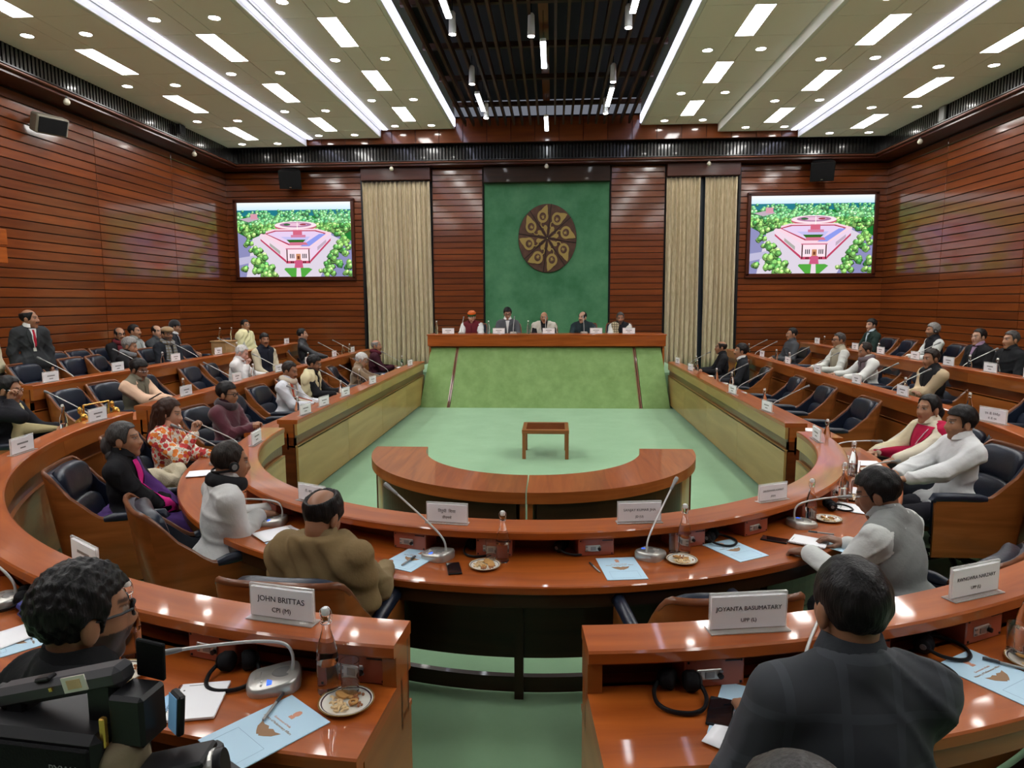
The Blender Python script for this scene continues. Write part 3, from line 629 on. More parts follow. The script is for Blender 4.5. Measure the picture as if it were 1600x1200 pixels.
# ================= bench in the well (two halves) =================
def bench_half(side):
    a0, b0, a1, b1 = 1.05, 1.08, 1.57, 1.62; cy = 6.68; sg = side
    t = thing('curved_table', 'dark red half ring table in green well, %s half' % ('left' if side < 0 else 'right'), 'table', (-.02+sg*.004, cy, 0), 0, 'half ring tables')
    def sec(d0, d1, z0, z1, mat, nm, t0=0, t1=PI/2):
        n = 28; m = MB(); vs = []
        for i in range(n+1):
            th = t0+(t1-t0)*i/n
            for (f, z) in ((d0, z0), (d1, z0), (d1, z1), (d0, z1)):
                a = a0+(a1-a0)*f; b = b0+(b1-b0)*f; vs.append((sg*a*sin(th), -b*cos(th), z))
        fs = []
        for i in range(n):
            for j in range(4): j2 = (j+1) % 4; q = (i*4+j, i*4+j2, (i+1)*4+j2, (i+1)*4+j); fs.append(q if sg > 0 else q[::-1])
        fs += [(0, 3, 2, 1), (n*4, n*4+1, n*4+2, n*4+3)]; m.add(vs, fs); ob(nm, m, mat, t)
    sec(0, 1, .66, .75, 'bench_wood', 'top', .001); sec(.86, .9, .03, .66, 'dark_panel', 'outer_panel', .05, 1.05); sec(.05, .1, .03, .66, 'gold_veneer', 'inner_panel', .02, 1.5)
    sec(.84, .9, .0, .66, 'gold_veneer', 'end_panel', 1.08, 1.35); sec(.05, .93, .0, .66, 'bench_wood', 'leg', .002, .03); sec(.05, .93, 0, .66, 'groove_wood', 'leg', 1.36, 1.42); sec(.1, .9, 0, .66, 'groove_wood', 'leg', 1.05, 1.08)
bench_half(-1); bench_half(1)
t = thing('coffee_table', 'small square wooden table with dark glass top in the well', 'table', (.075, 9.69, 0))
for x in (-.3, .3):
    for y in (-.29, .29): ob('leg', MB().box((x, y, .19), (.05, .05, .38), bev=.004), 'teak', t)
for y in (-.29, .29): ob('rail', MB().box((0, y, .39), (.66, .06, .06), bev=.008), 'teak', t)
for x in (-.3, .3): ob('rail', MB().box((x, 0, .39), (.06, .53, .06), bev=.008), 'teak', t)
ob('glass_top', MB().box((0, 0, .408), (.55, .53, .014)), 'phone_glass', t)
# ================= chairs =================
def chair_proto():
    t = thing('conference_chair', '', 'chair'); w, dp = .30, .31           # half width, depth to the back
    n = 44; prof = []
    for i in range(n+1):
        u = i/n*2-1; a = abs(u)
        if a > .5:
            q = (a-.5)/.5; x = (w)*math.copysign(1, u); y = -dp*.55+q*.50
        else:
            ang = u/.5*PI/2; e = .55; x = w*math.copysign(abs(sin(ang))**e, ang); y = -dp*.55-.16*abs(cos(ang))**e
        s = min(1, max(0, (a-.27)/.36)); s = s*s*(3-2*s); top = .93*(1-s)+.615*s; prof.append((x, y, top, 1-s))
    def wall(off, zt, zb, th, mat, nm, r0=0, r1=None):
        m = MB(); vs = []; pr2 = prof[r0:(r1 if r1 is not None else n+1)]
        for j, (x, y, top, bk) in enumerate(pr2):
            l = math.hypot(x, y+.05); nx, ny = (x/l, (y+.05)/l)
            i0, i1 = max(0, j-1), min(len(pr2)-1, j+1); tx, ty = pr2[i1][0]-pr2[i0][0], pr2[i1][1]-pr2[i0][1]; h = math.hypot(tx, ty) or 1; nx, ny = ty/h, -tx/h
            if nx*x+ny*(y+.0) < 0: nx, ny = -nx, -ny
            for (dd, z) in ((off, zb), (off+th, zb), (off+th, top+zt), (off, top+zt)):
                lean = max(0, z-.5)*.28*bk; vs.append((x+nx*dd, y+ny*dd-lean, z))
        fs = []
        for j in range(len(pr2)-1):
            for k in range(4): k2 = (k+1) % 4; fs.append((j*4+k, (j+1)*4+k, (j+1)*4+k2, j*4+k2))
        fs += [(0, 1, 2, 3), tuple((len(pr2)-1)*4+k for k in (3, 2, 1, 0))]; m.add(vs, fs); return ob(nm, m, mat, t, sm=40)
    wall(0, 0, .2, .022, 'chair_wood', 'shell'); wall(-.034, -.012, .36, .034, 'leather', 'lining')
    rim = MB(); rp = []
    for (x, y, top, bk) in prof: rp.append((x*1.02, y-.01-(top-.5)*.28*bk, top+.002))
    rim.tube(rp, .0155, 6); ob('rim', rim, 'rim_wood', t, sm=60)
    # upholstery
    def cushion(cx, cy, cz, sx, sy, sz, nm, rx=0, p=3.2, yb=0):
        m = MB(); nu, nv = 20, 12; vs = []
        sp = lambda c, e: math.copysign(abs(c)**e, c)
        for j in range(nv+1):
            b = -PI/2+PI*j/nv
            for i in range(nu):
                a = 2*PI*i/nu; x = sx*sp(cos(b), 2/p)*sp(cos(a), 2/p); y = sy*sp(cos(b), 2/p)*sp(sin(a), 2/p); z = sz*sp(sin(b), 2/p); vs.append((x, y-yb*(1-(x/sx)**2)+yb*.5, z))
        fs = [(j*nu+i, j*nu+(i+1) % nu, (j+1)*nu+(i+1) % nu, (j+1)*nu+i) for j in range(nv) for i in range(nu)]
        mm = Matrix.Translation((cx, cy, cz)) @ Matrix.Rotation(rx, 4, 'X'); m.add([mm @ Vector(v) for v in vs], fs); return ob(nm, m, 'leather', t, sm=50)
    cushion(0, .08, .42, .262, .27, .06, 'seat'); cushion(0, -.262, .585, .252, .05, .135, 'backrest', R(15), yb=.05); cushion(0, -.345, .815, .255, .055, .125, 'headrest', R(15), yb=.05)
    for s in (-1, 1):
        m = MB(); pts = [(s*w, -.06, .615), (s*w, .0, .625), (s*w, .2, .63), (s*w, .325, .628), (s*w, .34, .6)]; m.tube(pts, [.024, .032, .033, .034, .03], 10); ob('arm_pad', m, 'leather', t, sm=60)
        m = MB(); m.box((s*w*.97, .12, .51), (.02, .34, .18), bev=.005); ob('arm_cushion', m, 'leather', t)
    ob('column', MB().lathe([(.03, .1), (.03, .3), (.12, .34), (.2, .355), (.2, .37)], 14), 'black_plastic', t, sm=40)
    m = MB(); wheels = []
    for k in range(5):
        a = 2*PI*k/5+.3; m.tube([(0, 0, .12), (.24*cos(a), .24*sin(a), .075)], [.026, .016], 6); wheels.append((.25*cos(a), .25*sin(a), a))
    ob('star_base', m, 'black_plastic', t)
    wm = MB(); wm.lathe([(0, -.018), (.03, -.018), (.032, 0), (.03, .018), (0, .018)], 12); wme = wm.mesh('caster')
    for x, y, a in wheels: o = ob('caster', wme, 'black_plastic', t); o.location = (x, y, .033); o.rotation_euler = (R(90), 0, a)
    return t
CH, CHU = chair_proto(), []; CH.scale = (1, 1, 1.1)
def chair(x, y, k, rz, label): # rz: heading of the sitter, 0 = +y
    o = put(CH, CHU, (x, y, RINGS[k][3] if (isinstance(k, int) and k in RINGS) else k), rz, label, 'navy leather conference chairs'); return o
# ================= people =================
def cone(a, b, r1, r2): return ('c', np.array(a, float), np.array(b, float), r1, r2)
def elp(c, r, rx=0, Rm=None):
    if Rm is None: Rm = np.array([[1, 0, 0], [0, cos(rx), -sin(rx)], [0, sin(rx), cos(rx)]])
    return ('e', np.array(c, float), np.array(r, float), Rm)
def sd(p, P):
    if p[0] == 'c':
        _, a, b, r1, r2 = p; ba = b-a; l2 = ba@ba+1e-12; q = P-a; t = np.clip(q@ba/l2, 0, 1); return np.sqrt(((q-t[:, None]*ba)**2).sum(1))-(r1+(r2-r1)*t)
    _, c, r, Rm = p; q = (P-c)@Rm; k0 = np.sqrt(((q/r)**2).sum(1))+1e-9; k1 = np.sqrt(((q/r/r)**2).sum(1))+1e-9; return k0*(k0-1)/k1
def union(prims, P, k=.02):
    d = None
    for p in prims:
        e = sd(p, P)
        if d is None: d = e; continue
        if k <= 0: d = np.minimum(d, e); continue
        h = np.clip(.5+.5*(e-d)/k, 0, 1); d = e+(d-e)*h-k*h*(1-h)
    return d
def bounds(prims, pad):
    lo = np.full(3, 9e9); hi = -lo
    for p in prims:
        if p[0] == 'c': A = np.stack([p[1]-max(p[3], p[4]), p[1]+max(p[3], p[4]), p[2]-max(p[3], p[4]), p[2]+max(p[3], p[4])])
        else: m = p[2].max(); A = np.stack([p[1]-m, p[1]+m])
        lo = np.minimum(lo, A.min(0)); hi = np.maximum(hi, A.max(0))
    return lo-pad, hi+pad
def snet(fn, lo, hi, h):
    n = np.maximum(3, np.ceil((hi-lo)/h).astype(int)+1); ax = [lo[i]+h*np.arange(n[i]) for i in range(3)]
    G = np.stack(np.meshgrid(*ax, indexing='ij'), -1).reshape(-1, 3); V = fn(G).reshape(n); s = V < 0
    cs = n-1; acc = np.zeros((*cs, 3)); cnt = np.zeros(tuple(cs)); I = np.stack(np.meshgrid(*[np.arange(c) for c in cs], indexing='ij'), -1).astype(float)
    corner = lambda A, c: A[c[0]:c[0]+cs[0], c[1]:c[1]+cs[1], c[2]:c[2]+cs[2]]
    for a in range(3):
        o = [q for q in range(3) if q != a]
        for u in (0, 1):
            for w in (0, 1):
                c0 = [0, 0, 0]; c0[o[0]] = u; c0[o[1]] = w; c1 = list(c0); c1[a] = 1
                v0, v1 = corner(V, c0), corner(V, c1); m = (v0 < 0) != (v1 < 0); t = np.where(m, v0/np.where(v0-v1 == 0, 1, v0-v1), 0); p = np.zeros((*cs, 3))
                p[..., a] = t; p[..., o[0]] = u; p[..., o[1]] = w; acc += np.where(m[..., None], p, 0); cnt += m
    ok = cnt > 0; idx = -np.ones(tuple(cs), int); idx[ok] = np.arange(ok.sum()); verts = lo+h*(I[ok]+acc[ok]/cnt[ok][:, None]); quads = []
    for a in range(3):
        b, c = (a+1) % 3, (a+2) % 3; sl0 = [slice(None)]*3; sl1 = [slice(None)]*3; sl0[a] = slice(0, -1); sl1[a] = slice(1, None)
        A, B = s[tuple(sl0)], s[tuple(sl1)]; E = np.argwhere(A != B); E = E[(E[:, b] > 0) & (E[:, c] > 0) & (E[:, b] < n[b]-1) & (E[:, c] < n[c]-1)]
        if len(E) == 0: continue
        fl = A[tuple(E.T)]; q = []
        for (db, dc) in ((-1, -1), (0, -1), (0, 0), (-1, 0)):
            K = E.copy(); K[:, b] += db; K[:, c] += dc; q.append(idx[tuple(K.T)])
        q = np.stack(q, 1); q[~fl] = q[~fl][:, ::-1]; quads.append(q)
    return verts, np.concatenate(quads) if quads else np.zeros((0, 4), int)
def np_mesh(name, V, Q, cols=None):
    me = bpy.data.meshes.new(name); me.vertices.add(len(V)); me.vertices.foreach_set('co', np.asarray(V, np.float32).ravel()); nq = len(Q)
    me.loops.add(nq*4); me.loops.foreach_set('vertex_index', np.asarray(Q, np.int32).ravel()); me.polygons.add(nq)
    me.polygons.foreach_set('loop_start', np.arange(0, nq*4, 4, dtype=np.int32)); me.polygons.foreach_set('use_smooth', np.ones(nq, bool))
    if cols is not None:
        ca = me.color_attributes.new('Col', 'FLOAT_COLOR', 'POINT'); ca.data.foreach_set('color', np.concatenate([cols, np.ones((len(V), 1))], 1).astype(np.float32).ravel())
    me.update(calc_edges=True); return me
def rotm(yaw, pitch=0, roll=0):
    cz, sz, cx, sx, cy, sy = cos(yaw), sin(yaw), cos(pitch), sin(pitch), cos(roll), sin(roll)
    return np.array([[cz, -sz, 0], [sz, cz, 0], [0, 0, 1]])@np.array([[1, 0, 0], [0, cx, -sx], [0, sx, cx]])@np.array([[cy, 0, sy], [0, 1, 0], [-sy, 0, cy]])
def nrm(v): v = np.asarray(v, float); return v/(np.linalg.norm(v)+1e-12)
FAB = {}
def fabric(col, kind='plain'):
    key = (tuple(col), kind)
    if key in FAB: return FAB[key]
    nm = 'cloth_%d' % len(FAB)
    if kind == 'knit': m = plain(nm, col, .85, bump=.5, bscale=140, sheen=.3)
    elif kind == 'leather': m = plain(nm, col, .38, bump=.6, bscale=22)
    elif kind == 'floral': m = floral(nm)
    elif kind == 'print': m = floral(nm, ((.25, .2, .4), (.4, .08, .08), (.6, .6, .62)), 30)
    elif kind == 'check': m = check(nm, col)
    elif kind == 'plaid': m = check(nm, col, 7, 1.35, .93)
    else: m = plain(nm, col, .85, bump=.35, bscale=26, spec=.25)
    FAB[key] = m; return m
def floral(nm, cs=((.62, .05, .05), (.68, .18, .02), (.72, .66, .55)), sc=24):
    m, nt, b = nodes(nm); N = nt.nodes; L = nt.links; tc = N.new('ShaderNodeTexCoord'); v = N.new('ShaderNodeTexVoronoi'); v.inputs['Scale'].default_value = sc; L.new(tc.outputs['Object'], v.inputs['Vector'])
    r = N.new('ShaderNodeValToRGB'); r.color_ramp.interpolation = 'CONSTANT'; e = r.color_ramp.elements; e[0].color = c4(cs[0]); e[1].position = .4; e[1].color = c4(cs[1]); x = e.new(.75); x.color = c4([q*.55 for q in cs[0]])
    sp = N.new('ShaderNodeSeparateColor'); L.new(v.outputs['Color'], sp.inputs[0]); L.new(sp.outputs[0], r.inputs[0])
    r2 = N.new('ShaderNodeValToRGB'); r2.color_ramp.elements[0].position = .52; r2.color_ramp.elements[1].position = .57; L.new(v.outputs['Distance'], r2.inputs[0])
    v2 = N.new('ShaderNodeTexVoronoi'); v2.inputs['Scale'].default_value = sc*2.3; L.new(tc.outputs['Object'], v2.inputs['Vector']); r3 = N.new('ShaderNodeValToRGB'); r3.color_ramp.elements[0].position = .25; r3.color_ramp.elements[1].position = .3; r3.color_ramp.elements[0].color = (.22, .12, .06, 1); r3.color_ramp.elements[1].color = c4(cs[2]); L.new(v2.outputs['Distance'], r3.inputs[0])
    mx = N.new('ShaderNodeMix'); mx.data_type = 'RGBA'; L.new(r2.outputs[0], mx.inputs[0]); L.new(r.outputs[0], mx.inputs[6]); L.new(r3.outputs[0], mx.inputs[7]); L.new(mx.outputs[2], b.inputs['Base Color']); b.inputs['Roughness'].default_value = .8; return m
def check(nm, col, sc=18, k=1.9, lim=.8):
    m, nt, b = nodes(nm); N = nt.nodes; L = nt.links; tc = N.new('ShaderNodeTexCoord'); out = []
    for d in ('X', 'Z'):
        w = N.new('ShaderNodeTexWave'); w.bands_direction = d; w.inputs['Scale'].default_value = sc/3; L.new(tc.outputs['Object'], w.inputs['Vector']); g = N.new('ShaderNodeMath'); g.operation = 'GREATER_THAN'; g.inputs[1].default_value = lim; L.new(w.outputs['Fac'], g.inputs[0]); out.append(g)
    a = N.new('ShaderNodeMath'); a.operation = 'MAXIMUM'; L.new(out[0].outputs[0], a.inputs[0]); L.new(out[1].outputs[0], a.inputs[1]); mx = N.new('ShaderNodeMix'); mx.data_type = 'RGBA'; mx.inputs[6].default_value = c4(col); mx.inputs[7].default_value = c4([q*k for q in col]) if k > 1.5 else c4([q*k for q in col])
    if k > 1.5: mx.inputs[7].default_value = (.12, .1, .06, 1)
    L.new(a.outputs[0], mx.inputs[0]); L.new(mx.outputs[2], b.inputs['Base Color']); b.inputs['Roughness'].default_value = .85; return m
def hairmat(nm, col):
    m, nt, b = nodes(nm); N = nt.nodes; L = nt.links; tc = N.new('ShaderNodeTexCoord'); mp = N.new('ShaderNodeMapping'); mp.inputs['Scale'].default_value = (160, 160, 18); L.new(tc.outputs['Object'], mp.inputs['Vector']); n = N.new('ShaderNodeTexNoise'); n.inputs['Scale'].default_value = 1; n.inputs['Detail'].default_value = 3; L.new(mp.outputs[0], n.inputs['Vector'])
    r = N.new('ShaderNodeValToRGB'); r.color_ramp.elements[0].position = .35; r.color_ramp.elements[1].position = .7; r.color_ramp.elements[0].color = c4([q*.55 for q in col]); r.color_ramp.elements[1].color = c4([min(1, q*1.5) for q in col]); L.new(n.outputs['Fac'], r.inputs[0]); L.new(r.outputs[0], b.inputs['Base Color']); b.inputs['Roughness'].default_value = .45; b.inputs['Specular IOR Level'].default_value = .22
    bp = N.new('ShaderNodeBump'); bp.inputs['Strength'].default_value = .7; bp.inputs['Distance'].default_value = .004; L.new(n.outputs['Fac'], bp.inputs['Height']); L.new(bp.outputs[0], b.inputs['Normal'])
for nm, c in (('black', (.010, .009, .009)), ('dark', (.022, .016, .013)), ('salt', (.055, .052, .05)), ('grey', (.22, .21, .2)), ('white', (.55, .54, .52)), ('brown', (.035, .014, .008))): hairmat('hair_'+nm, c)
HC = dict(black=(.012, .01, .01), dark=(.022, .016, .013), salt=(.05, .047, .045), grey=(.2, .19, .18), white=(.5, .49, .47), brown=(.03, .012, .008))
SKIN = dict(mid=(.36, .175, .095), light=(.46, .26, .17), dark=(.22, .1, .055), pale=(.58, .32, .25), tan=(.30, .14, .075))
HS = np.array([1.0, 1.02, 1.1])     # head scale
def head_prims():
    return [elp((0, -.014, .03), (.076, .094, .086)), elp((0, .03, -.035), (.06, .062, .082)), elp((0, .072, -.098), (.028, .02, .022)), elp((.03, .052, -.022), (.03, .034, .03)), elp((-.03, .052, -.022), (.03, .034, .03)),
            cone((-.03, .076, .03), (.03, .076, .03), .013, .013), cone((0, .088, .018), (0, .108, -.026), .008, .014), elp((.011, .098, -.03), (.009, .01, .008)), elp((-.011, .098, -.03), (.009, .01, .008)), elp((0, .09, -.058), (.024, .012, .011))]
def make_head(h, skin, haircol, f, nbase=(0, -.04, -.2)):
    core = head_prims(); ears = [elp((s*.078, -.012, -.01), (.012, .022, .034)) for s in (-1, 1)]
    eyes = [elp((s*.031, .079, .011), (.015, .0125, .0105)) for s in (-1, 1)]; sock = [elp((s*.032, .097, .012), (.02, .016, .013)) for s in (-1, 1)]
    neck = [cone((0, -.026, -.055), nbase, .056, .06)]
    def fn(P):
        d = union(core, P, .022); d = np.maximum(d, -union(sock, P, 0)) if not f.get('bigvox') else d
        d = np.minimum(d, union(eyes, P, 0)); e = union(ears, P, 0); hh = np.clip(.5+.5*(e-d)/.008, 0, 1); d = e+(d-e)*hh-.008*hh*(1-hh)
        e = sd(neck[0], P); hh = np.clip(.5+.5*(e-d)/.03, 0, 1); return e+(d-e)*hh-.03*hh*(1-hh)
    V, Q = snet(fn, np.array([-.11, min(-.13, nbase[1]-.075), min(-.2, nbase[2]-.075)]), np.array([.11, .135, .135]), h)
    x, y, z = V.T; ax = np.abs(x); C = np.tile(np.array(skin), (len(V), 1)); hc = np.array(HC[haircol])
    C *= (1-.12*np.clip((z+.02)/.1, -1, 1)*0)[:, None]
    red = (np.exp(-((ax-.035)**2+(z+.02)**2)/.0006)*(y > .04))[:, None]; C = C*(1-red*.2)+np.array(skin)*np.array([1.1, .85, .8])*red*.2
    def paint(m, c, a=1.0):
        nonlocal C; C[m] = C[m]*(1-a)+np.array(c)*a
    fr = y > .045
    paint(fr & (ax < .024) & (z > -.068) & (z < -.05) & (y > .07), np.array(skin)*np.array([.85, .55, .55]))
    paint(fr & (ax > .012) & (ax < .05) & (np.abs(z-(.034-(ax-.03)**2*4)) < max(.0045, h*.6)), hc if haircol not in ('white', 'grey') else np.array((.1, .09, .08)), .8)
    em = (np.abs(ax-.031) < .0155) & (np.abs(z-.011) < max(.006, h*.55)) & (y > .07)
    paint(em, (.30, .26, .23), .8); paint(em & (np.abs(ax-.031) < max(.0075, h*1.0)), (.015, .01, .008))
    paint(fr & (np.abs(ax-.031) < .018) & (np.abs(z-.0195) < .0025), np.array(skin)*.35)
    fc = np.array(HC[f.get('beardcol', haircol)])
    if f.get('mous'): paint((y > .07) & (ax < .034) & (z > -.053-.25*(ax-.02).clip(0)) & (z < -.038), fc, .92)
    if f.get('beard'):
        bm = (z < -.035) & (z > -.13) & (y > .0) & ((z < -.05) | (ax > .035)) & ~((ax < .022) & (z > -.066) & (z < -.05)); paint(bm & (sd(neck[0], V) > .004), fc, f['beard'])
    if f.get('bindi'): paint((ax < .005) & (np.abs(z-.05) < .005) & (y > .05), (.4, .02, .02))
    return V, Q, C
def make_hair(h, t, seed):
    rs = np.random.default_rng(seed); ph = rs.uniform(0, 6, 6)
    thick = dict(short=.013, thick=.02, crop=.008, bald=.008, balding=.012, ring=.012, ringback=.016, side=.02, curly=.022, bun=.016, long=.016, wavy=.022, fringe=.012).get(t, .013)
    base = elp((0, -.015, .032), (.077+thick, .096+thick, .087+thick)); ex = []
    if t in ('bun',): ex = [elp((0, -.12, -.05), (.05, .045, .05))]
    if t == 'bunlow': ex = [elp((0, -.115, -.03), (.06, .05, .065)), elp((0, -.09, -.1), (.065, .05, .05))]
    if t == 'long': ex = [cone((.07, -.03, .03), (.085, -.02, -.2), .035, .03), cone((-.07, -.03, .03), (-.08, -.03, -.22), .035, .03), cone((0, -.085, .02), (0, -.1, -.26), .065, .06), cone((.04, -.07, 0), (.05, -.08, -.26), .05, .05), cone((-.04, -.07, 0), (-.05, -.08, -.26), .05, .05)]
    if t == 'shoulder': ex = [elp((0, -.1, -.03), (.075, .05, .08)), cone((0, -.09, .0), (0, -.1, -.15), .06, .065), cone((.05, -.06, -.02), (.05, -.075, -.15), .045, .04), cone((-.05, -.06, -.02), (-.05, -.075, -.15), .045, .04)]
    fr = dict(short=.078, thick=.07, side=.066, crop=.082, curly=.07, bun=.085, bunlow=.08, long=.08, shoulder=.08, wavy=.07, fringe=.055).get(t, .08)
    def fn(P):
        x, y, z = P.T; d = sd(base, P)+(thick*.75)*np.clip(1-(z+.05)/.085, 0, 1); wob = .004*np.sin(x*95+ph[0])*np.sin(y*80+ph[1])*np.sin(z*70+ph[2])+(.006*np.sin(x*170+ph[3])*np.sin(y*150+ph[4])*np.sin(z*140) if t in ('curly', 'wavy') else 0); d = d+wob
        ax = np.abs(x); line = fr-.25*np.clip(ax-.045, 0, 1)+.35*np.clip(.02-y, 0, .1)*0
        top = np.maximum(line-z-.0*y, -1)                              # above the hairline
        nape = -.085 if t not in ('long', 'bun', 'bunlow', 'shoulder') else -.1
        back = np.maximum(y-(.022 if t not in ('bun', 'bunlow', 'long', 'shoulder') else .035)-.25*np.clip(z, 0, .1), nape-z)
        ear = np.sqrt((np.abs(ax-.085)/.03)**2+((y+.008)/.026)**2+((z+.018)/.04)**2)-1
        keep = np.minimum(top, back)
        ang = lambda ay, az: ((y+.015)/.108*ay+(z-.032)/.1*az)/(math.hypot(ay, az)*np.sqrt((x/.089)**2+((y+.015)/.108)**2+((z-.032)/.1)**2+1e-9))
        if t == 'bald': keep = np.maximum(back, z-.035)
        if t == 'balding': keep = np.maximum(back-.02, (ang(.6, .8)-cos(R(60)))*.07)
        if t == 'ring': keep = np.maximum(back-.02, (ang(-.1, 1)-cos(R(60)))*.07)
        if t == 'ringback': keep = np.maximum(back-.02, (ang(-.62, .78)-cos(R(50)))*.07)
        if t == 'thin': keep = np.maximum(keep, (ang(.75, .66)-cos(R(36)))*.07)
        d = np.maximum(d, keep); 
        if t not in ('long', 'shoulder'): d = np.maximum(d, -ear*.02)
        for e in ex: q = sd(e, P)+wob; d = np.minimum(d, np.maximum(q, y-.035))
        return d
    return snet(fn, np.array([-.135, -.2, -.36 if ex else -.13]), np.array([.135, .13, .16]), h)
def make_hand(side, curl, h, skin, spread=.0, point=False):
    # local: +y along fingers, +z back of the hand, thumb on -x for right hand (side=+1)
    s = side; pr = [cone((0, -.02, 0), (0, .02, 0), .024, .026)]
    for i, xx in enumerate((-.028, -.009, .010, .028)): pr.append(cone((xx*.6*s, .0, 0), (xx*s, .078-(.006 if i in (0, 3) else 0), .002), .017, .0115))
    fs = []
    for i, (xx, L) in enumerate(((-.028, .072), (-.009, .08), (.010, .075), (.028, .06))):
        p = np.array((xx*s, .078-(.006 if i in (0, 3) else 0), .002)); a = 0.0; c = curl if not (point and i == 0) else .1
        for k, (ll, r1, r2) in enumerate(((.45, .0098, .009), (.32, .009, .0082), (.25, .0082, .0068))):
            a -= c*(1.0, 1.15, .75)[k]*(1+.08*i); q = p+L*ll*np.array((xx*.9*s*spread*3, cos(a), sin(a))); fs.append(cone(p, q, r1, r2)); p = q
    b = np.array((-.026*s, .012, -.008)); m = np.array((-.058*s, .042, -.022)); e = m+np.array((.004*s+.012*curl*s, .034, -.008-.02*curl)); th = [cone(b, m, .0155, .0115), cone(m, e, .011, .0085)]
    def fn(P):
        d = union(pr, P, .012)
        for f in fs: q = sd(f, P); hh = np.clip(.5+.5*(q-d)/.004, 0, 1); d = q+(d-q)*hh-.004*hh*(1-hh)
        q = union(th, P, .006); hh = np.clip(.5+.5*(q-d)/.008, 0, 1); return q+(d-q)*hh-.008*hh*(1-hh)
    lo, hi = bounds(pr+fs+th, .012); V, Q = snet(fn, lo, hi, h); return V, Q, np.tile(np.array(skin)*.92, (len(V), 1))
def person(head, floor, face, label, ly=.08, hy=0, hp=0, hr=0, skin='mid', hair='short', hc='black', feat={}, upper=(.05, .05, .06), ukind='plain', trousers=(.03, .03, .035), vest=None, vkind='plain', shirt=None, tie=None, collar=None,
           hands=('desk', 'desk'), lod=1, fat=1.0, shawl=None, glasses=None, extra=(), standing=False, seat=.46, wid=1.0, curl=.45, cuff=None, open_vest=False, headscale=1.0, chairlab=None, chairk=None, shoes=True):
    rz = R(face); fx, fy = -sin(rz), cos(rz); hx, hyw, hz = head; root = thing('person', label, 'person', (hx-fx*ly, hyw-fy*ly, floor), rz, 'people in the hall')
    hz = hz-floor; zs = .93 if standing else seat; hip = np.array((0, 0, zs+.04)); H = np.array((0, ly, hz)); sp = H-hip; lean = math.atan2(sp[1], sp[2]); T = sp[2]/.78
    at = lambda f, x=0, y=0: hip+sp*f+np.array((x, y*cos(lean), -y*sin(lean)))
    hv, gv, bv = {0: (.0048, .0095, .03), 1: (.0072, .0125, .032), 2: (.0092, .017, .04)}[lod]; w = wid
    SF = .705
    torso = [elp(at(.18, 0, .01), (.16*fat*w, .12*fat, .18*T), -lean), elp(at(.53, 0, -.01), (.172*w*(.5+.5*fat), .11*(.4+.6*fat), .23*T), -lean), cone(at(SF, -.15*w, -.025), at(SF, .15*w, -.025), .07, .07), cone(at(.83, 0, -.035), at(SF+.02, -.15*w, -.025), .056, .058), cone(at(.83, 0, -.035), at(SF+.02, .15*w, -.025), .056, .058), cone((-.09, 0, zs+.09), (.09, 0, zs+.09), .13*fat, .13*fat)]
    arms = []; hd = []; fine = []; sleeve = []
    for s, key in ((-1, hands[0]), (1, hands[1])):
        Sh = at(SF, .192*w*s, -.025); pn = None; fd = None; cu = curl; tr = at(.55, s*.16, .4)
        if isinstance(key, (tuple, list)): tr = np.array(key[:3], float); tr[2] += zs; fd = np.array(key[3:6]) if len(key) > 3 else None; cu = key[6] if len(key) > 6 else curl
        elif key == 'desk': tr = np.array((s*.15, ly+.34, .33+zs)); fd = np.array((-s*.45, .9, -.1))
        elif key == 'lap': tr = np.array((s*.09, .30, .17+zs)); fd = np.array((-s*.6, .8, -.25))
        elif key == 'clasp': tr = np.array((s*.045, .34, .36+zs)); fd = np.array((-s*.75, .45, .5)); cu = .8
        elif key == 'down': tr = np.array((s*.24, .04, .0+zs-.1)); fd = np.array((0, .12, -1)); cu = .6
        elif key == 'hide': tr = np.array((s*.2, .22, .12+zs)); fd = np.array((0, 1, -.2))
        l1, l2 = .30*min(1.1, T), .265*min(1.1, T); dv = tr-Sh; D = np.linalg.norm(dv)
        if D > (l1+l2)*.985: tr = Sh+dv/D*(l1+l2)*.985; dv = tr-Sh; D = np.linalg.norm(dv)
        D = max(D, abs(l1-l2)+.03); ca = (l1*l1+D*D-l2*l2)/(2*l1*D); ca = max(-1, min(1, ca)); u = dv/np.linalg.norm(dv); hint = np.array((s*.55, -.5, -.8)); hint = nrm(hint-u*(hint@u)); El = Sh+u*l1*ca+hint*l1*math.sqrt(max(0, 1-ca*ca))
        arms += [cone(Sh, El, .05, .041), cone(El, tr, .041, .027)]; sleeve += [cone(Sh, El, .063*(.6+.4*fat), .054), cone(El, tr-nrm(tr-El)*.015, .054, .041)]
        if fd is None: fd = nrm(tr-El)
        fd = nrm(fd); up = np.array((0, 0, 1.)) if abs(fd[2]) < .8 else np.array((s, 0, 0.)) if key == 'down' else np.array((0, -1., 0)); bz = nrm(up-fd*(up@fd)); bx = np.cross(fd, bz); Mh = np.stack([bx, fd, bz], 1)
        V, Q, C = make_hand(s, cu, .0045 if lod == 0 else .0062, SKIN[skin]); fine.append(((V@Mh.T)+tr+fd*.02, Q, C))
    legs = []
    for s in (-1, 1):
        if standing: kn = np.array((s*.1, .02, .5)); an = np.array((s*.1, -.01, .08)); legs += [cone((s*.09, 0, .92), kn, .095, .062), cone(kn, an, .062, .045)]
        else: kn = np.array((s*.12, .40, zs+.04)); an = np.array((s*.12, .40, .09)); legs += [cone((s*.09, .02, zs+.06), kn, .09, .066), cone(kn, an, .06, .042)]
    allb = torso+arms+legs; lo, hi = bounds(allb, bv*2); V, Q = snet(lambda P: union(allb, P, .03), lo, hi, bv); parts = [(V, Q, np.tile(np.array(SKIN[skin]), (len(V), 1)))]
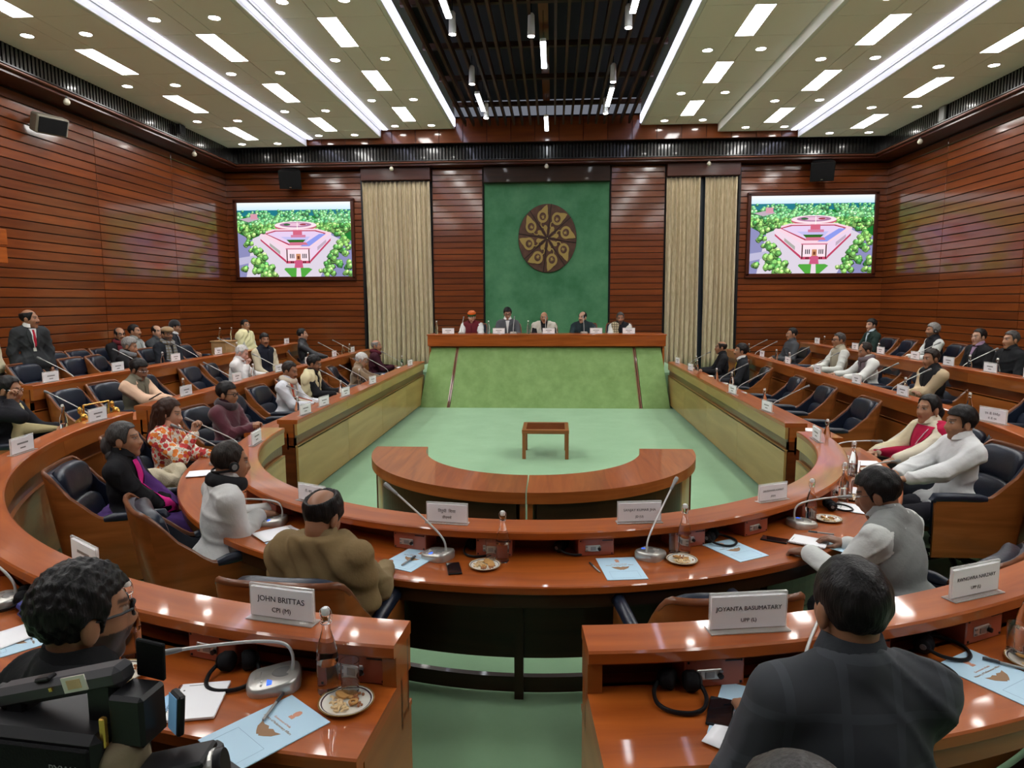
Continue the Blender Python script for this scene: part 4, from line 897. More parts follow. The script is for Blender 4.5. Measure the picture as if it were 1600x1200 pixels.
    Rm = rotm(R(hy), R(-hp), R(hr)); sc = HS*headscale; up_ = lambda V: ((V*sc)@Rm.T)+H
    nbl = (Rm.T@(at(.80, 0, -.03)-H))/sc; V, Q, C = make_head(hv, SKIN[skin], hc, dict(feat, bigvox=lod == 2), nbl); parts.append((up_(V), Q, C)); parts += fine
    vs, qs, cs, o = [], [], [], 0
    for V, Q, C in parts: vs.append(V); qs.append(Q+o); cs.append(C); o += len(V)
    ob('body', np_mesh('body', np.concatenate(vs), np.concatenate(qs), np.concatenate(cs)), 'skin', root)
    seed = abs(hash(label)) % 1000 if False else sum(ord(c) for c in label) % 997
    ph = np.random.default_rng(seed).uniform(0, 6, 9)
    def wr(P, a):
        x, y, z = P.T; s1 = np.sin(z*21+x*13+ph[0]+2.1*np.sin(y*9+ph[1])+1.3*np.sin(x*11+ph[5])); s2 = np.sin(z*17-x*24+y*12+ph[3]+1.7*np.sin(z*8+ph[6]))
        return -a*(np.exp(-7*s1*s1)*(.5+.5*np.sin(x*9+y*11+ph[2]))+.8*np.exp(-8*s2*s2)*(.5+.5*np.sin(y*10-z*7+ph[4])))
    def garment(nm, prims, infl, mat, amp=.0105, k=.03, cut=None, vox=None):
        lo, hi = bounds(prims, infl+.03); fn = lambda P: np.maximum(union(prims, P, k)-infl+wr(P, amp), cut(P) if cut is not None else -1e3)
        V, Q = snet(fn, lo, hi, vox or gv); return ob(nm, np_mesh(nm, V, Q), mat, root), fn
    hem = lambda z0: (lambda P: np.maximum(z0-P[:, 2], -1))
    inner = shirt if (shirt is not None and vest is None) else None
    _, fn = garment('upper_garment', torso+sleeve+[cone((-.08, .03, zs+.07), (-.11, .17, zs+.06), .12, .1), cone((.08, .03, zs+.07), (.11, .17, zs+.06), .12, .1)]*(0 if standing else 1), .008, fabric(upper, ukind), k=.04)
    if vest is not None: _, fn = garment('vest', torso, .019, fabric(vest, vkind), amp=.003)
    garment('trousers', legs, .012, fabric(trousers), vox=.026 if lod else .02)
    if shoes:
        for s in (-1, 1):
            m = MB(); fy_ = (.40 if not standing else .0); V, Q = snet(lambda P: union([cone((s*.11, fy_-.05, .045), (s*.12, fy_+.12, .035), .042, .036)], P), np.array((s*.115-.08, fy_-.13, -.01)), np.array((s*.115+.08, fy_+.2, .11)), .018); ob('shoe', np_mesh('shoe', V, Q), 'black_plastic', root)
    def front(xs, zs_, off=.005, back=False):
        xs = np.asarray(xs, float); zs_ = np.asarray(zs_, float); sg = -1 if back else 1; y = np.full(len(xs), .7*sg+ly*.5)
        for _ in range(36): d = fn(np.stack([xs, y, zs_], 1)); y = y-sg*np.clip(d, -.05, .05)*.85
        y = np.maximum(y, ly*np.clip((zs_-hip[2])/sp[2], 0, 1)-.01) if not back else y
        return np.stack([xs, y+sg*off, zs_], 1)
    def patch(nm, rows, mat, off=.005, nx=7, back=False):
        # rows: (x_left, x_right, spine fraction)
        n = 14; vs = []; rr = [tuple(np.interp(t, np.linspace(0, 1, len(rows)), [r[k] for r in rows]) for k in range(3)) for t in np.linspace(0, 1, n)]
        xs = []; zz = []
        for a, b, f in rr:
            for i in range(nx+1): xs.append(a+(b-a)*i/nx); zz.append((hip+sp*f)[2])
        Pn = front(xs, zz, off, back); m = MB(); m.add([tuple(p) for p in Pn], [(j*(nx+1)+i, (j+1)*(nx+1)+i, (j+1)*(nx+1)+i+1, j*(nx+1)+i+1) for j in range(n-1) for i in range(nx)])
        o = ob(nm, m, mat, root, sm=180); md = o.modifiers.new('t', 'SOLIDIFY'); md.thickness = .004; md.offset = 0; return o
    if shirt is not None:
        patch('shirt_front', [(-.045, .045, .8), (-.055, .055, .74), (-.035, .035, .55), (-.006, .006, .38)] if not open_vest else [(-.05, .05, .8), (-.05, .05, .7), (-.045, .045, .2), (-.045, .045, .05)], fabric(shirt), .006)
        if tie is not None: patch('tie', [(-.014, .014, .775), (-.012, .012, .74), (-.02, .02, .5), (-.006, .006, .4)], fabric(tie), .012)
        if not open_vest:
            for s in (-1, 1): patch('lapel', [(s*.055-.012, s*.055+.012, .79), (s*.06-.03, s*.06+.03, .7), (s*.04-.026, s*.04+.026, .52), (s*.01-.008, s*.01+.008, .38)], fabric(vest if vest is not None else upper, vkind if vest is not None else ukind), .011, 4)
    # collar ring
    cc = collar if collar is not None else (shirt if shirt is not None else (vest if vest is not None else upper))
    m = MB(); nb = at(.83, 0, -.012)+np.array((0, 0, .045)); rp = []
    for k in range(21): a = PI/2+.34+(2*PI-.68)*k/20; rp.append((nb[0]+.068*cos(a), nb[1]+.07*sin(a)+.004, nb[2]+.012-.03*max(0, sin(a))))
    vs = []; 
    for p in rp:
        dx, dy = p[0]-nb[0], p[1]-nb[1]; l = math.hypot(dx, dy)
        for (r, z) in ((.004, -.03), (-.006, .012), (.004, .016), (.022, -.036)): vs.append((p[0]+dx/l*r, p[1]+dy/l*r, p[2]+z))
    fs = [(i*4+j, (i+1)*4+j, (i+1)*4+(j+1) % 4, i*4+(j+1) % 4) for i in range(20) for j in range(4)]+[(0, 1, 2, 3), (83, 82, 81, 80)]; m.add(vs, fs); ob('collar', m, fabric(cc), root, sm=60)
    if vest is not None and not open_vest and shirt is None: patch('placket', [(-.008, .008, .74), (-.008, .008, .1)], fabric([q*.6 for q in vest]), .003, 2)
    if cuff:
        for i, (V, Q, C) in enumerate(fine): pass
    if hair != 'none':
        V, Q = make_hair(hv*1.15, hair, seed)
        if len(Q): ob('hair', np_mesh('hair', up_(V), Q), 'hair_'+hc, root)
    hm = Matrix(((*(Rm[0]*sc), H[0]), (*(Rm[1]*sc), H[1]), (*(Rm[2]*sc), H[2]), (0, 0, 0, 1)))
    def onhead(nm, mb, mat, sm=50): o = ob(nm, mb, mat, root, sm=sm); o.data.transform(hm); o.data.update(); return o
    if glasses:
        m = MB(); r = .0034 if glasses == 'black' else .0018
        for s in (-1, 1): m.tube([(s*.034+.022*math.copysign(abs(cos(a))**.6, cos(a)), .104-.012*abs(cos(a))*(1 if s*cos(a) > 0 else 0), .008+.0155*math.copysign(abs(sin(a))**.6, sin(a))) for a in np.linspace(0, 2*PI, 17)], r, 5, False); m.tube([(s*.056, .094, .012), (s*.075, .06, .012), (s*.083, -.005, .01), (s*.082, -.025, -.004)], r, 5)
        m.tube([(-.012, .107, .012), (.012, .107, .012)], r, 5); onhead('glasses', m, 'black_plastic' if glasses == 'black' else 'steel')
    if shawl:
        col, kind = shawl[0], (shawl[1] if len(shawl) > 1 else 'plain'); sh = torso[:5]+[cone(at(SF, -.19*w, -.025), at(.4, -.2*w, .02), .075, .07), cone(at(SF, .19*w, -.025), at(.4, .2*w, .02), .075, .07), cone(at(.83, -.05, -.05), at(.83, .05, -.05), .05, .05)]
        if 'wrap' in shawl: sh += [cone(at(.3, -.2*w, .1), at(.15, .12, .13), .06, .06), cone(at(.78, .09, .02), at(.3, -.12, .12), .05, .07)]
        fold = lambda P: .007*np.sin((P[:, 0]*.8+P[:, 2]*.75)*62+2.5*np.sin(P[:, 1]*14+ph[5])+2*np.sin(P[:, 0]*9+ph[6]))
        lo, hi = bounds(sh, .06); cutz = (hip+sp*.02)[2]; fnS = lambda P: np.maximum(union(sh, P, .05)-.026+fold(P), np.maximum(cutz-P[:, 2], P[:, 2]-(hip+sp*.9)[2]))
        Hn = at(.84, 0, -.02); fnS2 = (lambda P: np.maximum(fnS(P), -(np.sqrt(((P[:, 0]-Hn[0])/.068)**2+((P[:, 1]-Hn[1]-.02)/.075)**2)-1)*.06-np.clip((Hn[2]-.09-P[:, 2])*3, 0, 1)))
        opn = (lambda P: np.maximum(fnS2(P), -(np.maximum(np.abs(P[:, 0])-.05*np.clip((P[:, 2]-zs)/.4, .3, 2), -(P[:, 1]-ly*.4)))) ) if 'open' in shawl else fnS2
        V, Q = snet(opn, lo, hi, gv*1.1); ob('shawl', np_mesh('shawl', V, Q), fabric(col, kind), root); fn = fnS2
    ctx = dict(root=root, at=at, patch=patch, onhead=onhead, H=H, hip=hip, sp=sp, Rm=Rm, fabric=fabric, garment=garment, zs=zs, gv=gv, ph=ph, fine=fine)
    for e in extra: e(ctx)
    if chairlab: chair(root.location.x, root.location.y, chairk if chairk is not None else floor, rz if not isinstance(chairlab, tuple) else R(chairlab[1]), chairlab if isinstance(chairlab, str) else chairlab[0])
    return root
# accessories
def headset(side=1):
    def f(c):
        m = MB(); pts = [(.086*cos(a), -.012+.095*sin(a)*-1, -.03-.02*abs(sin(a))) for a in np.linspace(0, PI, 13)]; m.tube(pts, .007, 6); c['onhead']('headphone_band', m, 'black_plastic')
        for s in (-1, 1): m = MB(); m.tube([(s*.084, -.008, -.01), (s*.1, -.008, -.01), (s*.106, -.008, -.01)], [.028, .03, .022], 14); c['onhead']('ear_cup', m, 'black_plastic'); m = MB(); m.tube([(s*.106, -.008, -.01), (s*.109, -.008, -.01)], [.017, .015], 12); c['onhead']('cup_badge', m, 'mid_grey')
    return f
def flat_cap(col, brim=True):
    def f(c):
        V, Q = snet(lambda P: np.maximum(union([elp((0, .0, .075), (.1, .125, .055)), elp((0, .075, .06), (.075, .06, .02))], P, .02), .04-P[:, 2]-.1*P[:, 1]), np.array((-.13, -.16, .0)), np.array((.13, .17, .16)), .009); m = MB(); m.add([tuple(v) for v in V], [tuple(q) for q in Q]); c['onhead']('cap', m, fabric(col, 'knit'), 180)
    return f
def beanie(col):
    def f(c):
        V, Q = snet(lambda P: np.maximum(sd(elp((0, -.012, .035), (.094, .112, .115)), P), np.minimum(.045-P[:, 2], np.maximum(P[:, 1]+.01, -.06-P[:, 2]))), np.array((-.12, -.15, -.09)), np.array((.12, .13, .17)), .009); m = MB(); m.add([tuple(v) for v in V], [tuple(q) for q in Q]); c['onhead']('beanie', m, fabric(col, 'knit'), 180)
    return f
def turban(cols):
    def f(c):
        for i, (col, z, r, t) in enumerate(cols):
            m = MB(); m.lathe([(r*.9, z), (r, z+t*.3), (r, z+t*.7), (r*.88, z+t)] if i < len(cols)-1 else [(r*.95, z), (r, z+t*.4), (r*.7, z+t), (0, z+t*1.1)], 24, c=(0, -.008, 0), sx=.93, sy=1.12); c['onhead']('turban_fold', m, fabric(col))
    return f
def scarf(col, kind='plain', tail=.35, w=.05, xs=(-.06, .07)):
    def f(c):
        at = c['at']; nb = at(.83, 0, -.02); pr = [cone(nb+np.array((.085*cos(a), .08*sin(a)+.01, .0-.025*sin(a))), nb+np.array((.085*cos(a+.53), .08*sin(a+.53)+.01, .0-.025*sin(a+.53))), .04, .04) for a in np.arange(12)*.5236]
        c['garment']('scarf', pr, .0, fabric(col, kind), amp=.007, k=.02)
        if tail:
            for x in xs: c['patch']('scarf_tail', [(x-w*.8, x+w*.8, .76), (x-w, x+w, .6), (x-w, x+w, .76-tail)], fabric(col, kind), .016)
    return f
def strips(*sp):
    def f(c):
        for (nm, rows, col, off) in sp: c['patch'](nm, rows, fabric(col), off, 3)
    return f
def earring(c):
    for s in (-1, 1): m = MB(); m.lathe([(0, -.007), (.006, -.004), (.006, .004), (0, .007)], 8, c=(s*.086, -.006, -.048)); c['onhead']('earring', m, 'gold')
def holds(nm, build, mat):
    def f(c): o = ob(nm, build(c), mat, c['root'])
    return f
# ================= the people (head position, floor, heading) =================
WHITE = (.66, .66, .65); BLK = (.011, .011, .013)
CHN = 'navy leather chair occupied by '
def P_(*a, **k): return person(*a, **k)
# left, front row
P_((-3.450, 7.328, 1.188), 0, -95, 'man in maroon sweater and black glasses with clasped hands', ly=.04, hy=6, hp=6, skin='mid', hair='side', glasses='black', upper=(.085, .010, .022), ukind='knit', collar=(.03, .008, .014), hands=('clasp', 'clasp'), lod=1, fat=1.05, extra=(scarf((.022, .008, .014), 'knit', 0),), chairlab=CHN+'the man in maroon sweater')
P_((-3.500, 9.279, 1.247), 0, -92, 'man in white kurta with red bordered cream stole', ly=.1, hy=-4, hp=14, skin='tan', hair='short', hc='dark', feat=dict(mous=1), upper=(.62, .64, .68), lod=1, fat=1.1, hands=('desk', (.05, .42, .33)), extra=(strips(('stole', [(.03, .13, .8), (.03, .14, .6), (-.02, .09, .25), (-.03, .08, .1)], (.6, .54, .44), .012), ('stole_border', [(.06, .1, .8), (.07, .11, .6), (.02, .06, .25), (.01, .05, .1)], (.36, .06, .03), .018), ('stole', [(-.13, -.04, .8), (-.13, -.05, .6), (-.1, -.02, .3)], (.6, .54, .44), .012)), scarf((.55, .48, .38), 'plain', 0)), chairlab=CHN+'the man with red bordered stole')
P_((-3.550, 10.392, 1.247), 0, -85, 'man in black with open cream shawl and thin glasses', ly=.1, hp=16, skin='tan', hair='thick', feat=dict(mous=1, beard=.5), upper=BLK, shawl=((.62, .55, .34), 'plain', 'open'), glasses='thin', lod=1, fat=1.08, chairlab=CHN+'the man in open cream shawl')
P_((-3.350, 12.317, 1.138), 0, -80, 'white haired man in brown sweater bending over his papers', ly=.16, hp=26, skin='light', hair='long' if False else 'thick', hc='white', upper=(.22, .15, .085), ukind='knit', glasses='thin', lod=1, fat=1.08, chairlab=CHN+'the white haired man in brown')
P_((-3.600, 14.375, 1.267), 0, -70, 'man in dark maroon shawl at far end of left front desk', ly=.1, hy=-30, skin='mid', hair='ring', hc='grey', feat=dict(mous=1, beardcol='black'), upper=(.045, .01, .018), lod=1, hands=('desk', (.1, .42, .36)), extra=(scarf((.09, .012, .022), 'plain', .3),), chairlab=CHN+'the man in dark maroon')
# left, middle row
P_((-5.050, 8.267, 1.363), .17, -92, 'man in olive vest over peach kurta looking at his phone', ly=.1, hp=22, skin='dark', hair='thick', feat=dict(mous=1), upper=(.66, .44, .31), vest=(.155, .145, .105), glasses='thin', lod=1, hands=((-.05, .46, .36), (.06, .47, .38)), chairlab=CHN+'the man in olive vest')
P_((-5.050, 11.130, 1.362), .17, -80, 'pale white haired man in white kurta with hand at chin', ly=.16, hp=24, skin='pale', hair='crop', hc='white', upper=(.7, .69, .68), lod=1, fat=1.1, hands=('desk', (.05, .25, .52, -.1, .1, 1, .9)), chairlab=CHN+'the pale man with hand at chin')
P_((-5.350, 12.756, 1.489), .17, -120, 'young man in black vest over cream kurta turned to camera', ly=.04, hy=-18, skin='tan', hair='fringe', feat=dict(mous=1), upper=(.56, .5, .36), vest=(.012, .014, .024), lod=1, hands=('lap', 'lap'), chairlab=(CHN+'the young man in black vest', -90))
P_((-5.400, 14.866, 1.492), .17, -75, 'man in black leather jacket leaning back on the left', ly=-.06, hy=8, skin='light', hair='short', feat=dict(mous=1, beard=.3), upper=(.028, .03, .034), ukind='leather', lod=1, fat=1.1, hands=('desk', (.18, .5, .33)), chairlab=CHN+'the man in leather jacket')
P_((-5.100, 6.258, 1.366), .17, -78, 'woman in black with pale yellow drape and hand at ear', ly=.06, hp=8, skin='mid', hair='bun', upper=(.012, .012, .016), glasses='thin', lod=1, wid=.92, hands=('desk', (.12, .12, .63, -.15, .1, 1, .7)), extra=(strips(('drape', [(-.1, .1, .8), (-.12, .12, .6), (-.1, .1, .2)], (.58, .5, .27), .012),), ), chairlab=CHN+'the woman in black with yellow drape')
# left, back row and along the wall
P_((-6.450, 10.284, 1.531), .36, -75, 'grey haired man in black looking down, back row left', ly=.12, hp=16, skin='mid', hair='thick', hc='grey', upper=BLK, lod=1, extra=(scarf((.16, .17, .18), 'plain', 0),), chairlab=CHN+'the grey haired man in black')
P_((-6.700, 11.776, 1.645), .36, -110, 'bearded man in tan flat cap and checked scarf', ly=.02, hy=-10, skin='mid', hair='short', feat=dict(mous=1, beard=.75, beardcol='salt'), upper=(.014, .016, .022), glasses='black', lod=1, fat=1.15, hands=('lap', 'desk'), extra=(flat_cap((.3, .19, .09)), scarf((.2, .21, .22), 'check', .45)), chairlab=(CHN+'the man in flat cap', -90))
P_((-7.700, 11.961, 1.630), .36, -112, 'man in black coat and red scarf with glasses by left wall', ly=.0, hy=-12, skin='mid', hair='balding', feat=dict(mous=1), upper=BLK, glasses='black', lod=2, hands=('lap', 'lap'), extra=(scarf((.12, .015, .02), 'plain', .3),), chairlab=(CHN+'the man with red scarf by wall', -90))
P_((-7.750, 12.483, 1.668), .36, -85, 'man in grey vest over white shirt by left wall', ly=.0, hy=2, skin='mid', hair='short', feat=dict(mous=1), upper=(.55, .56, .54), vest=(.26, .28, .27), lod=2, fat=1.12, hands=('lap', 'lap'), chairlab=CHN+'the man in grey vest by wall')
P_((-7.750, 13.214, 1.627), .36, -100, 'man with receding hair in dark grey jacket by left wall', ly=.0, hy=-10, skin='light', hair='balding', upper=(.05, .055, .06), lod=2, hands=('lap', 'lap'), chairlab=(CHN+'the man in dark grey jacket by wall', -90))
P_((-7.700, 13.784, 1.698), .36, -70, 'man in black beanie and black jacket by left wall', ly=.06, hy=2, hp=10, skin='tan', hair='short', upper=(.02, .022, .028), shirt=(.55, .56, .56), lod=2, extra=(beanie((.01, .01, .012)),), chairlab=CHN+'the man in beanie')
P_((-7.000, 15.531, 1.675), .36, -100, 'man wrapped in pale yellow shawl at far left corner', ly=.02, hy=-12, skin='mid', hair='short', upper=(.5, .5, .44), shawl=((.72, .68, .4), 'plain', 'wrap'), glasses='thin', lod=1, fat=1.15, hands=('lap', 'lap'), chairlab=(CHN+'the man in pale yellow shawl', -90))
P_((-7.050, 9.033, 1.990), .36, -118, 'standing man in dark suit with red tie and lanyard', ly=.02, hy=42, skin='tan', hair='ring', feat=dict(mous=1), upper=(.03, .033, .036), shirt=WHITE, tie=(.38, .012, .03), collar=WHITE, trousers=(.012, .013, .015), standing=True, lod=1, fat=.92, wid=.9, hands=('down', 'down'), extra=(strips(('lanyard', [(.028, .036, .78), (.024, .032, .6), (.004, .012, .38)], (.6, .6, .6), .018), ('badge', [(-.008, .03, .4), (-.008, .03, .33)], (.5, .5, .45), .02)),))
P_((-7.200, 8.452, 2.034), .36, -75, 'standing man in cream shirt cut off by left edge', ly=.0, skin='tan', upper=(.6, .54, .38), standing=True, lod=2, hands=('down', 'down'))
# right, front row
P_((3.550, 13.942, 1.262), 0, 85, 'bald man in black coat at far right front desk', ly=.06, hy=0, skin='tan', hair='ring', hc='dark', feat=dict(beard=.2), upper=BLK, glasses='thin', lod=1, hands=('desk', 'desk'), chairlab=CHN+'the bald man in black')
P_((3.500, 12.289, 1.308), 0, 82, 'man in black suit with yellow lanyard at right front desk', ly=.06, hp=-4, skin='mid', hair='thick', feat=dict(mous=1), upper=(.016, .018, .022), shirt=WHITE, glasses='thin', lod=1, extra=(strips(('lanyard', [(-.05, -.03, .76), (-.02, .0, .5), (-.01, .01, .4)], (.5, .36, .02), .016),),), chairlab=CHN+'the man with yellow lanyard')
# right, middle row
P_((5.300, 15.015, 1.478), .17, 94, 'man in charcoal bandhgala leaning back, right middle row', ly=-.05, hy=-2, skin='mid', hair='short', feat=dict(mous=1), upper=(.06, .064, .07), glasses='thin', lod=1, fat=1.12, hands=('desk', 'desk'), chairlab=CHN+'the man in charcoal jacket')
P_((5.350, 12.710, 1.479), .17, 92, 'man in beige vest and dark glasses, right middle row', ly=.02, hp=0, skin='mid', hair='short', hc='salt', upper=(.6, .62, .58), vest=(.34, .31, .23), glasses='black', lod=1, fat=1.1, hands=('desk', (.12, .42, .34)), chairlab=CHN+'the man in beige vest')
P_((5.200, 11.300, 1.387), .17, 92, 'man in white kurta with mauve scarf and headphones, looking down', ly=.14, hp=20, skin='tan', hair='thin', hc='dark', upper=(.64, .65, .62), lod=1, extra=(scarf((.135, .105, .115), 'plain', .5, .055),), hands=((-.14, .5, .34), (.22, .5, .36)), chairlab=CHN+'the man with mauve scarf')
P_((5.300, 9.551, 1.407), .17, 95, 'man in black vest over beige kurta with folded arms', ly=.06, hy=6, hp=6, skin='tan', hair='short', hc='dark', upper=(.5, .39, .25), vest=BLK, lod=1, fat=1.1, hands=((.1, .3, .3, .9, .1, .1), (-.08, .32, .33, -.9, .1, .1)), chairlab=CHN+'the man with folded arms')
# right, back row
P_((7.000, 15.138, 1.663), .36, 95, 'young man in dark green blazer, far right corner', ly=.04, hy=12, skin='light', hair='thick', upper=(.018, .034, .028), shirt=(.5, .6, .66), lod=1, hands=('desk', 'desk'), chairlab=CHN+'the young man in green blazer')
P_((7.100, 12.923, 1.644), .36, 85, 'grey haired man with headphones in black vest, right back row', ly=.06, skin='mid', hair='thick', hc='grey', feat=dict(mous=1, beard=.6, beardcol='black'), upper=(.62, .64, .62), vest=(.012, .012, .016), lod=1, fat=1.08, extra=(headset(),), chairlab=CHN+'the man with headphones in black vest')
P_((6.900, 11.218, 1.611), .36, 98, 'man in black jacket over printed shirt with glasses', ly=.02, hy=4, skin='light', hair='short', upper=(.012, .012, .014), shirt=(.3, .2, .3), glasses='thin', lod=1, fat=1.1, hands=('hide', 'hide'), chairlab=CHN+'the man in printed shirt')
P_((6.850, 10.377, 1.612), .36, 96, 'man in black fleece nearest right edge of back row', ly=.0, hy=0, skin='mid', hair='short', hc='salt', upper=(.011, .012, .014), lod=1, fat=1.1, hands=('hide', 'hide'), chairlab=CHN+'the man in black fleece')
# right end of the inner ring
def bangle(c): pass
P_((3.631, 6.420, 1.200), 0, 98, 'woman in crimson sari with white stripes at inner desk', ly=.03, hy=14, hp=-2, skin='mid', hair='bunlow', feat=dict(bindi=1), upper=(.66, .6, .47), lod=1, wid=.92, hands=((-.2, .46, .32), (.14, .42, .32)), extra=(earring, strips(('sari', [(-.16, .05, .8), (-.18, .09, .66), (-.17, .12, .4), (-.17, .15, .08)], (.46, .012, .06), .014), ('shawl_edge', [(.05, .15, .82), (.08, .17, .6), (.11, .18, .3), (.09, .17, .05)], (.66, .58, .38), .02), ('stripe', [(-.118, -.11, .77), (-.028, -.02, .55), (.082, .09, .3)], (.75, .65, .66), .022), ('stripe', [(-.168, -.16, .6), (-.108, -.1, .4), (.032, .04, .18)], (.75, .65, .66), .022)), lambda c: c['garment']('sari_end', [cone(c['at'](.73, -.19, -.03), c['at'](.42, -.215, -.02), .07, .078), cone(c['at'](.74, -.1, -.05), c['at'](.1, -.14, -.1), .08, .1)], .012, fabric((.46, .012, .06)), .006)), chairlab=CHN+'the woman in crimson sari')
P_((3.438, 5.583, 1.220), 0, 90, 'young man in white shirt in profile at right', ly=.0, hy=0, hp=2, skin='mid', hair='side', feat=dict(beard=.25), upper=(.68, .69, .69), trousers=(.03, .03, .04), lod=0, hands=((-.1, .48, .3, .3, .9, -.1, .5), (.06, .46, .32, -.3, .9, -.1, .5)), chairlab=CHN+'the young man in white shirt')
P_((1.919, 3.656, 1.170), 0, 42, 'man in grey sleeveless jacket over white kurta writing notes', ly=.2, hy=12, hp=20, skin='dark', hair='thick', upper=(.6, .62, .6), vest=(.23, .24, .235), glasses='thin', lod=0, fat=1.12, hands=((-.2, .46, .36, -.1, 1, -.2, .7), (.14, .42, .34)), chairlab=CHN+'the man in grey sleeveless jacket')
# left end of the inner ring
P_((-3.003, 4.804, 1.190), 0, -72, 'woman in black cardigan with pink and purple sari', ly=.02, hy=-4, hp=-3, skin='mid', hair='bunlow', hc='salt', upper=(.009, .009, .011), trousers=(.055, .025, .12), lod=0, wid=.94, hands=((-.03, .33, .18, .3, .9, -.2, .6), (.04, .33, .18, -.4, .9, -.2, .6)), extra=(earring, strips(('sari_border', [(.0, .06, .79), (.02, .08, .6), (.06, .12, .3), (.1, .17, .05)], (.62, .02, .22), .012), ('sari_fold', [(-.09, .0, .79), (-.11, .02, .5), (-.1, .07, .08)], (.07, .02, .13), .014)), lambda c: c['garment']('sari_skirt', [cone((-.1, .05, .56), (-.1, .44, .5), .12, .11), cone((.1, .05, .56), (.1, .44, .5), .12, .11), cone((0, .44, .5), (0, .44, .12), .15, .17), cone((-.16, -.1, .6), (.16, -.1, .6), .09, .09)], .0, fabric((.06, .025, .13)), .006)), chairlab=CHN+'the woman in black cardigan')
P_((-3.324, 5.953, 1.200), 0, -82, 'woman in red and orange floral coat with long brown hair', ly=.06, hy=0, hp=12, skin='light', hair='long', hc='brown', upper=(.6, .3, .2), ukind='floral', lod=0, wid=.94, hands=((-.02, .4, .33), (.1, .3, .56, -.2, .1, 1, .8)), chairlab=CHN+'the woman in floral coat')
P_((-1.842, 4.089, 1.200), 0, -50, 'man in pale grey jacket with headphones writing at inner desk', ly=.12, hy=2, hp=8, skin='tan', hair='thin', hc='dark', upper=(.56, .56, .545), lod=0, fat=1.12, hands=((-.12, .40, .35), (.02, .27, .38, .1, 1, -.1, .55)), extra=(headset(), scarf((.012, .012, .014), 'plain', 0)), chairlab=CHN+'the man in pale grey jacket')
P_((-0.935, 3.164, 1.160), 0, -14, 'balding man wrapped in khaki brown shawl seen from behind', ly=.05, hy=-4, hp=26, skin='tan', hair='ringback', hc='black', upper=(.22, .16, .08), shawl=((.20, .135, .06), 'plain', 'wrap'), lod=0, fat=1.15, hands=('desk', 'desk'), chairlab=(CHN+'the man in khaki shawl', -4))
# near desk
P_((-1.013, 1.597, 1.400), .17, -32, 'curly haired man in black jacket seen from behind, bottom left', ly=.1, hy=-6, hp=4, skin='tan', hair='curly', feat=dict(beard=.9, mous=1), upper=(.01, .0105, .012), glasses='black', lod=0, fat=1.12, hands=('lap', 'lap'), chairlab=CHN+'the curly haired man')
P_((0.961, 1.748, 1.400), .17, 6, 'man in charcoal checked suit seen from behind, bottom right', ly=.06, hy=0, hp=4, skin='tan', hair='short', feat={}, upper=(.036, .041, .048), ukind='plaid', lod=0, fat=1.14, wid=1.06, hands=((-.17, .24, .35, .15, 1, -.1, .5), 'desk'), chairlab=CHN+'the man in checked suit')
P_((0.534, 0.889, 1.420), .17, 10, 'grey haired head just showing at bottom edge', ly=.0, hp=5, skin='mid', hair='thick', hc='salt', upper=(.04, .04, .04), lod=1, hands=('lap', 'lap'), chairlab=CHN+'the grey haired person at bottom edge')
# podium
PZ = .66
P_((-1.686, 15.550, 1.852), PZ, 178, 'man in orange and green turban and maroon vest on podium', ly=.04, hp=12, skin='light', hair='short', upper=(.7, .7, .69), vest=(.13, .015, .022), lod=1, extra=(turban((((.02, .1, .03), .028, .1, .04), ((.55, .1, .01), .062, .104, .04), ((.6, .16, .06), .1, .085, .03))),), glasses='thin', chairlab=CHN+'the turbaned man')
P_((-0.862, 15.500, 1.930), PZ, 182, 'man in grey blazer and open white shirt on podium', ly=.05, hp=18, hy=6, skin='light', hair='side', upper=(.085, .09, .1), shirt=WHITE, glasses='black', lod=1, fat=1.05, chairlab=CHN+'the man in grey blazer on podium')
P_((-0.035, 15.550, 1.833), PZ, 180, 'man in cream shawl over black at centre of podium', ly=.03, hp=2, skin='mid', hair='bald', hc='grey', upper=BLK, shawl=((.56, .53, .45), 'plain', 'open'), lod=1, chairlab=CHN+'the man in cream shawl on podium')
P_((0.833, 15.550, 1.838), PZ, 172, 'man in dark green jacket with moustache on podium', ly=.03, hy=-25, skin='light', hair='balding', hc='black', feat=dict(mous=1), upper=(.02, .035, .04), vest=(.018, .03, .034), lod=1, fat=1.06, chairlab=CHN+'the man in dark green on podium')
P_((1.682, 15.550, 1.814), PZ, 178, 'man in black vest with checked shawl on podium', ly=.03, hp=6, skin='tan', hair='short', hc='salt', feat=dict(mous=1, beard=.6), upper=(.6, .6, .56), vest=(.012, .012, .014), lod=1, extra=(lambda c: c['garment']('shawl', [cone(c['at'](.72, .12, -.02), c['at'](.1, .2, .04), .1, .11), cone(c['at'](.76, .06, .02), c['at'](.2, .08, .08), .06, .08)], .01, fabric((.5, .42, .26), 'check'), .007),), chairlab=CHN+'the man with checked shawl on podium')
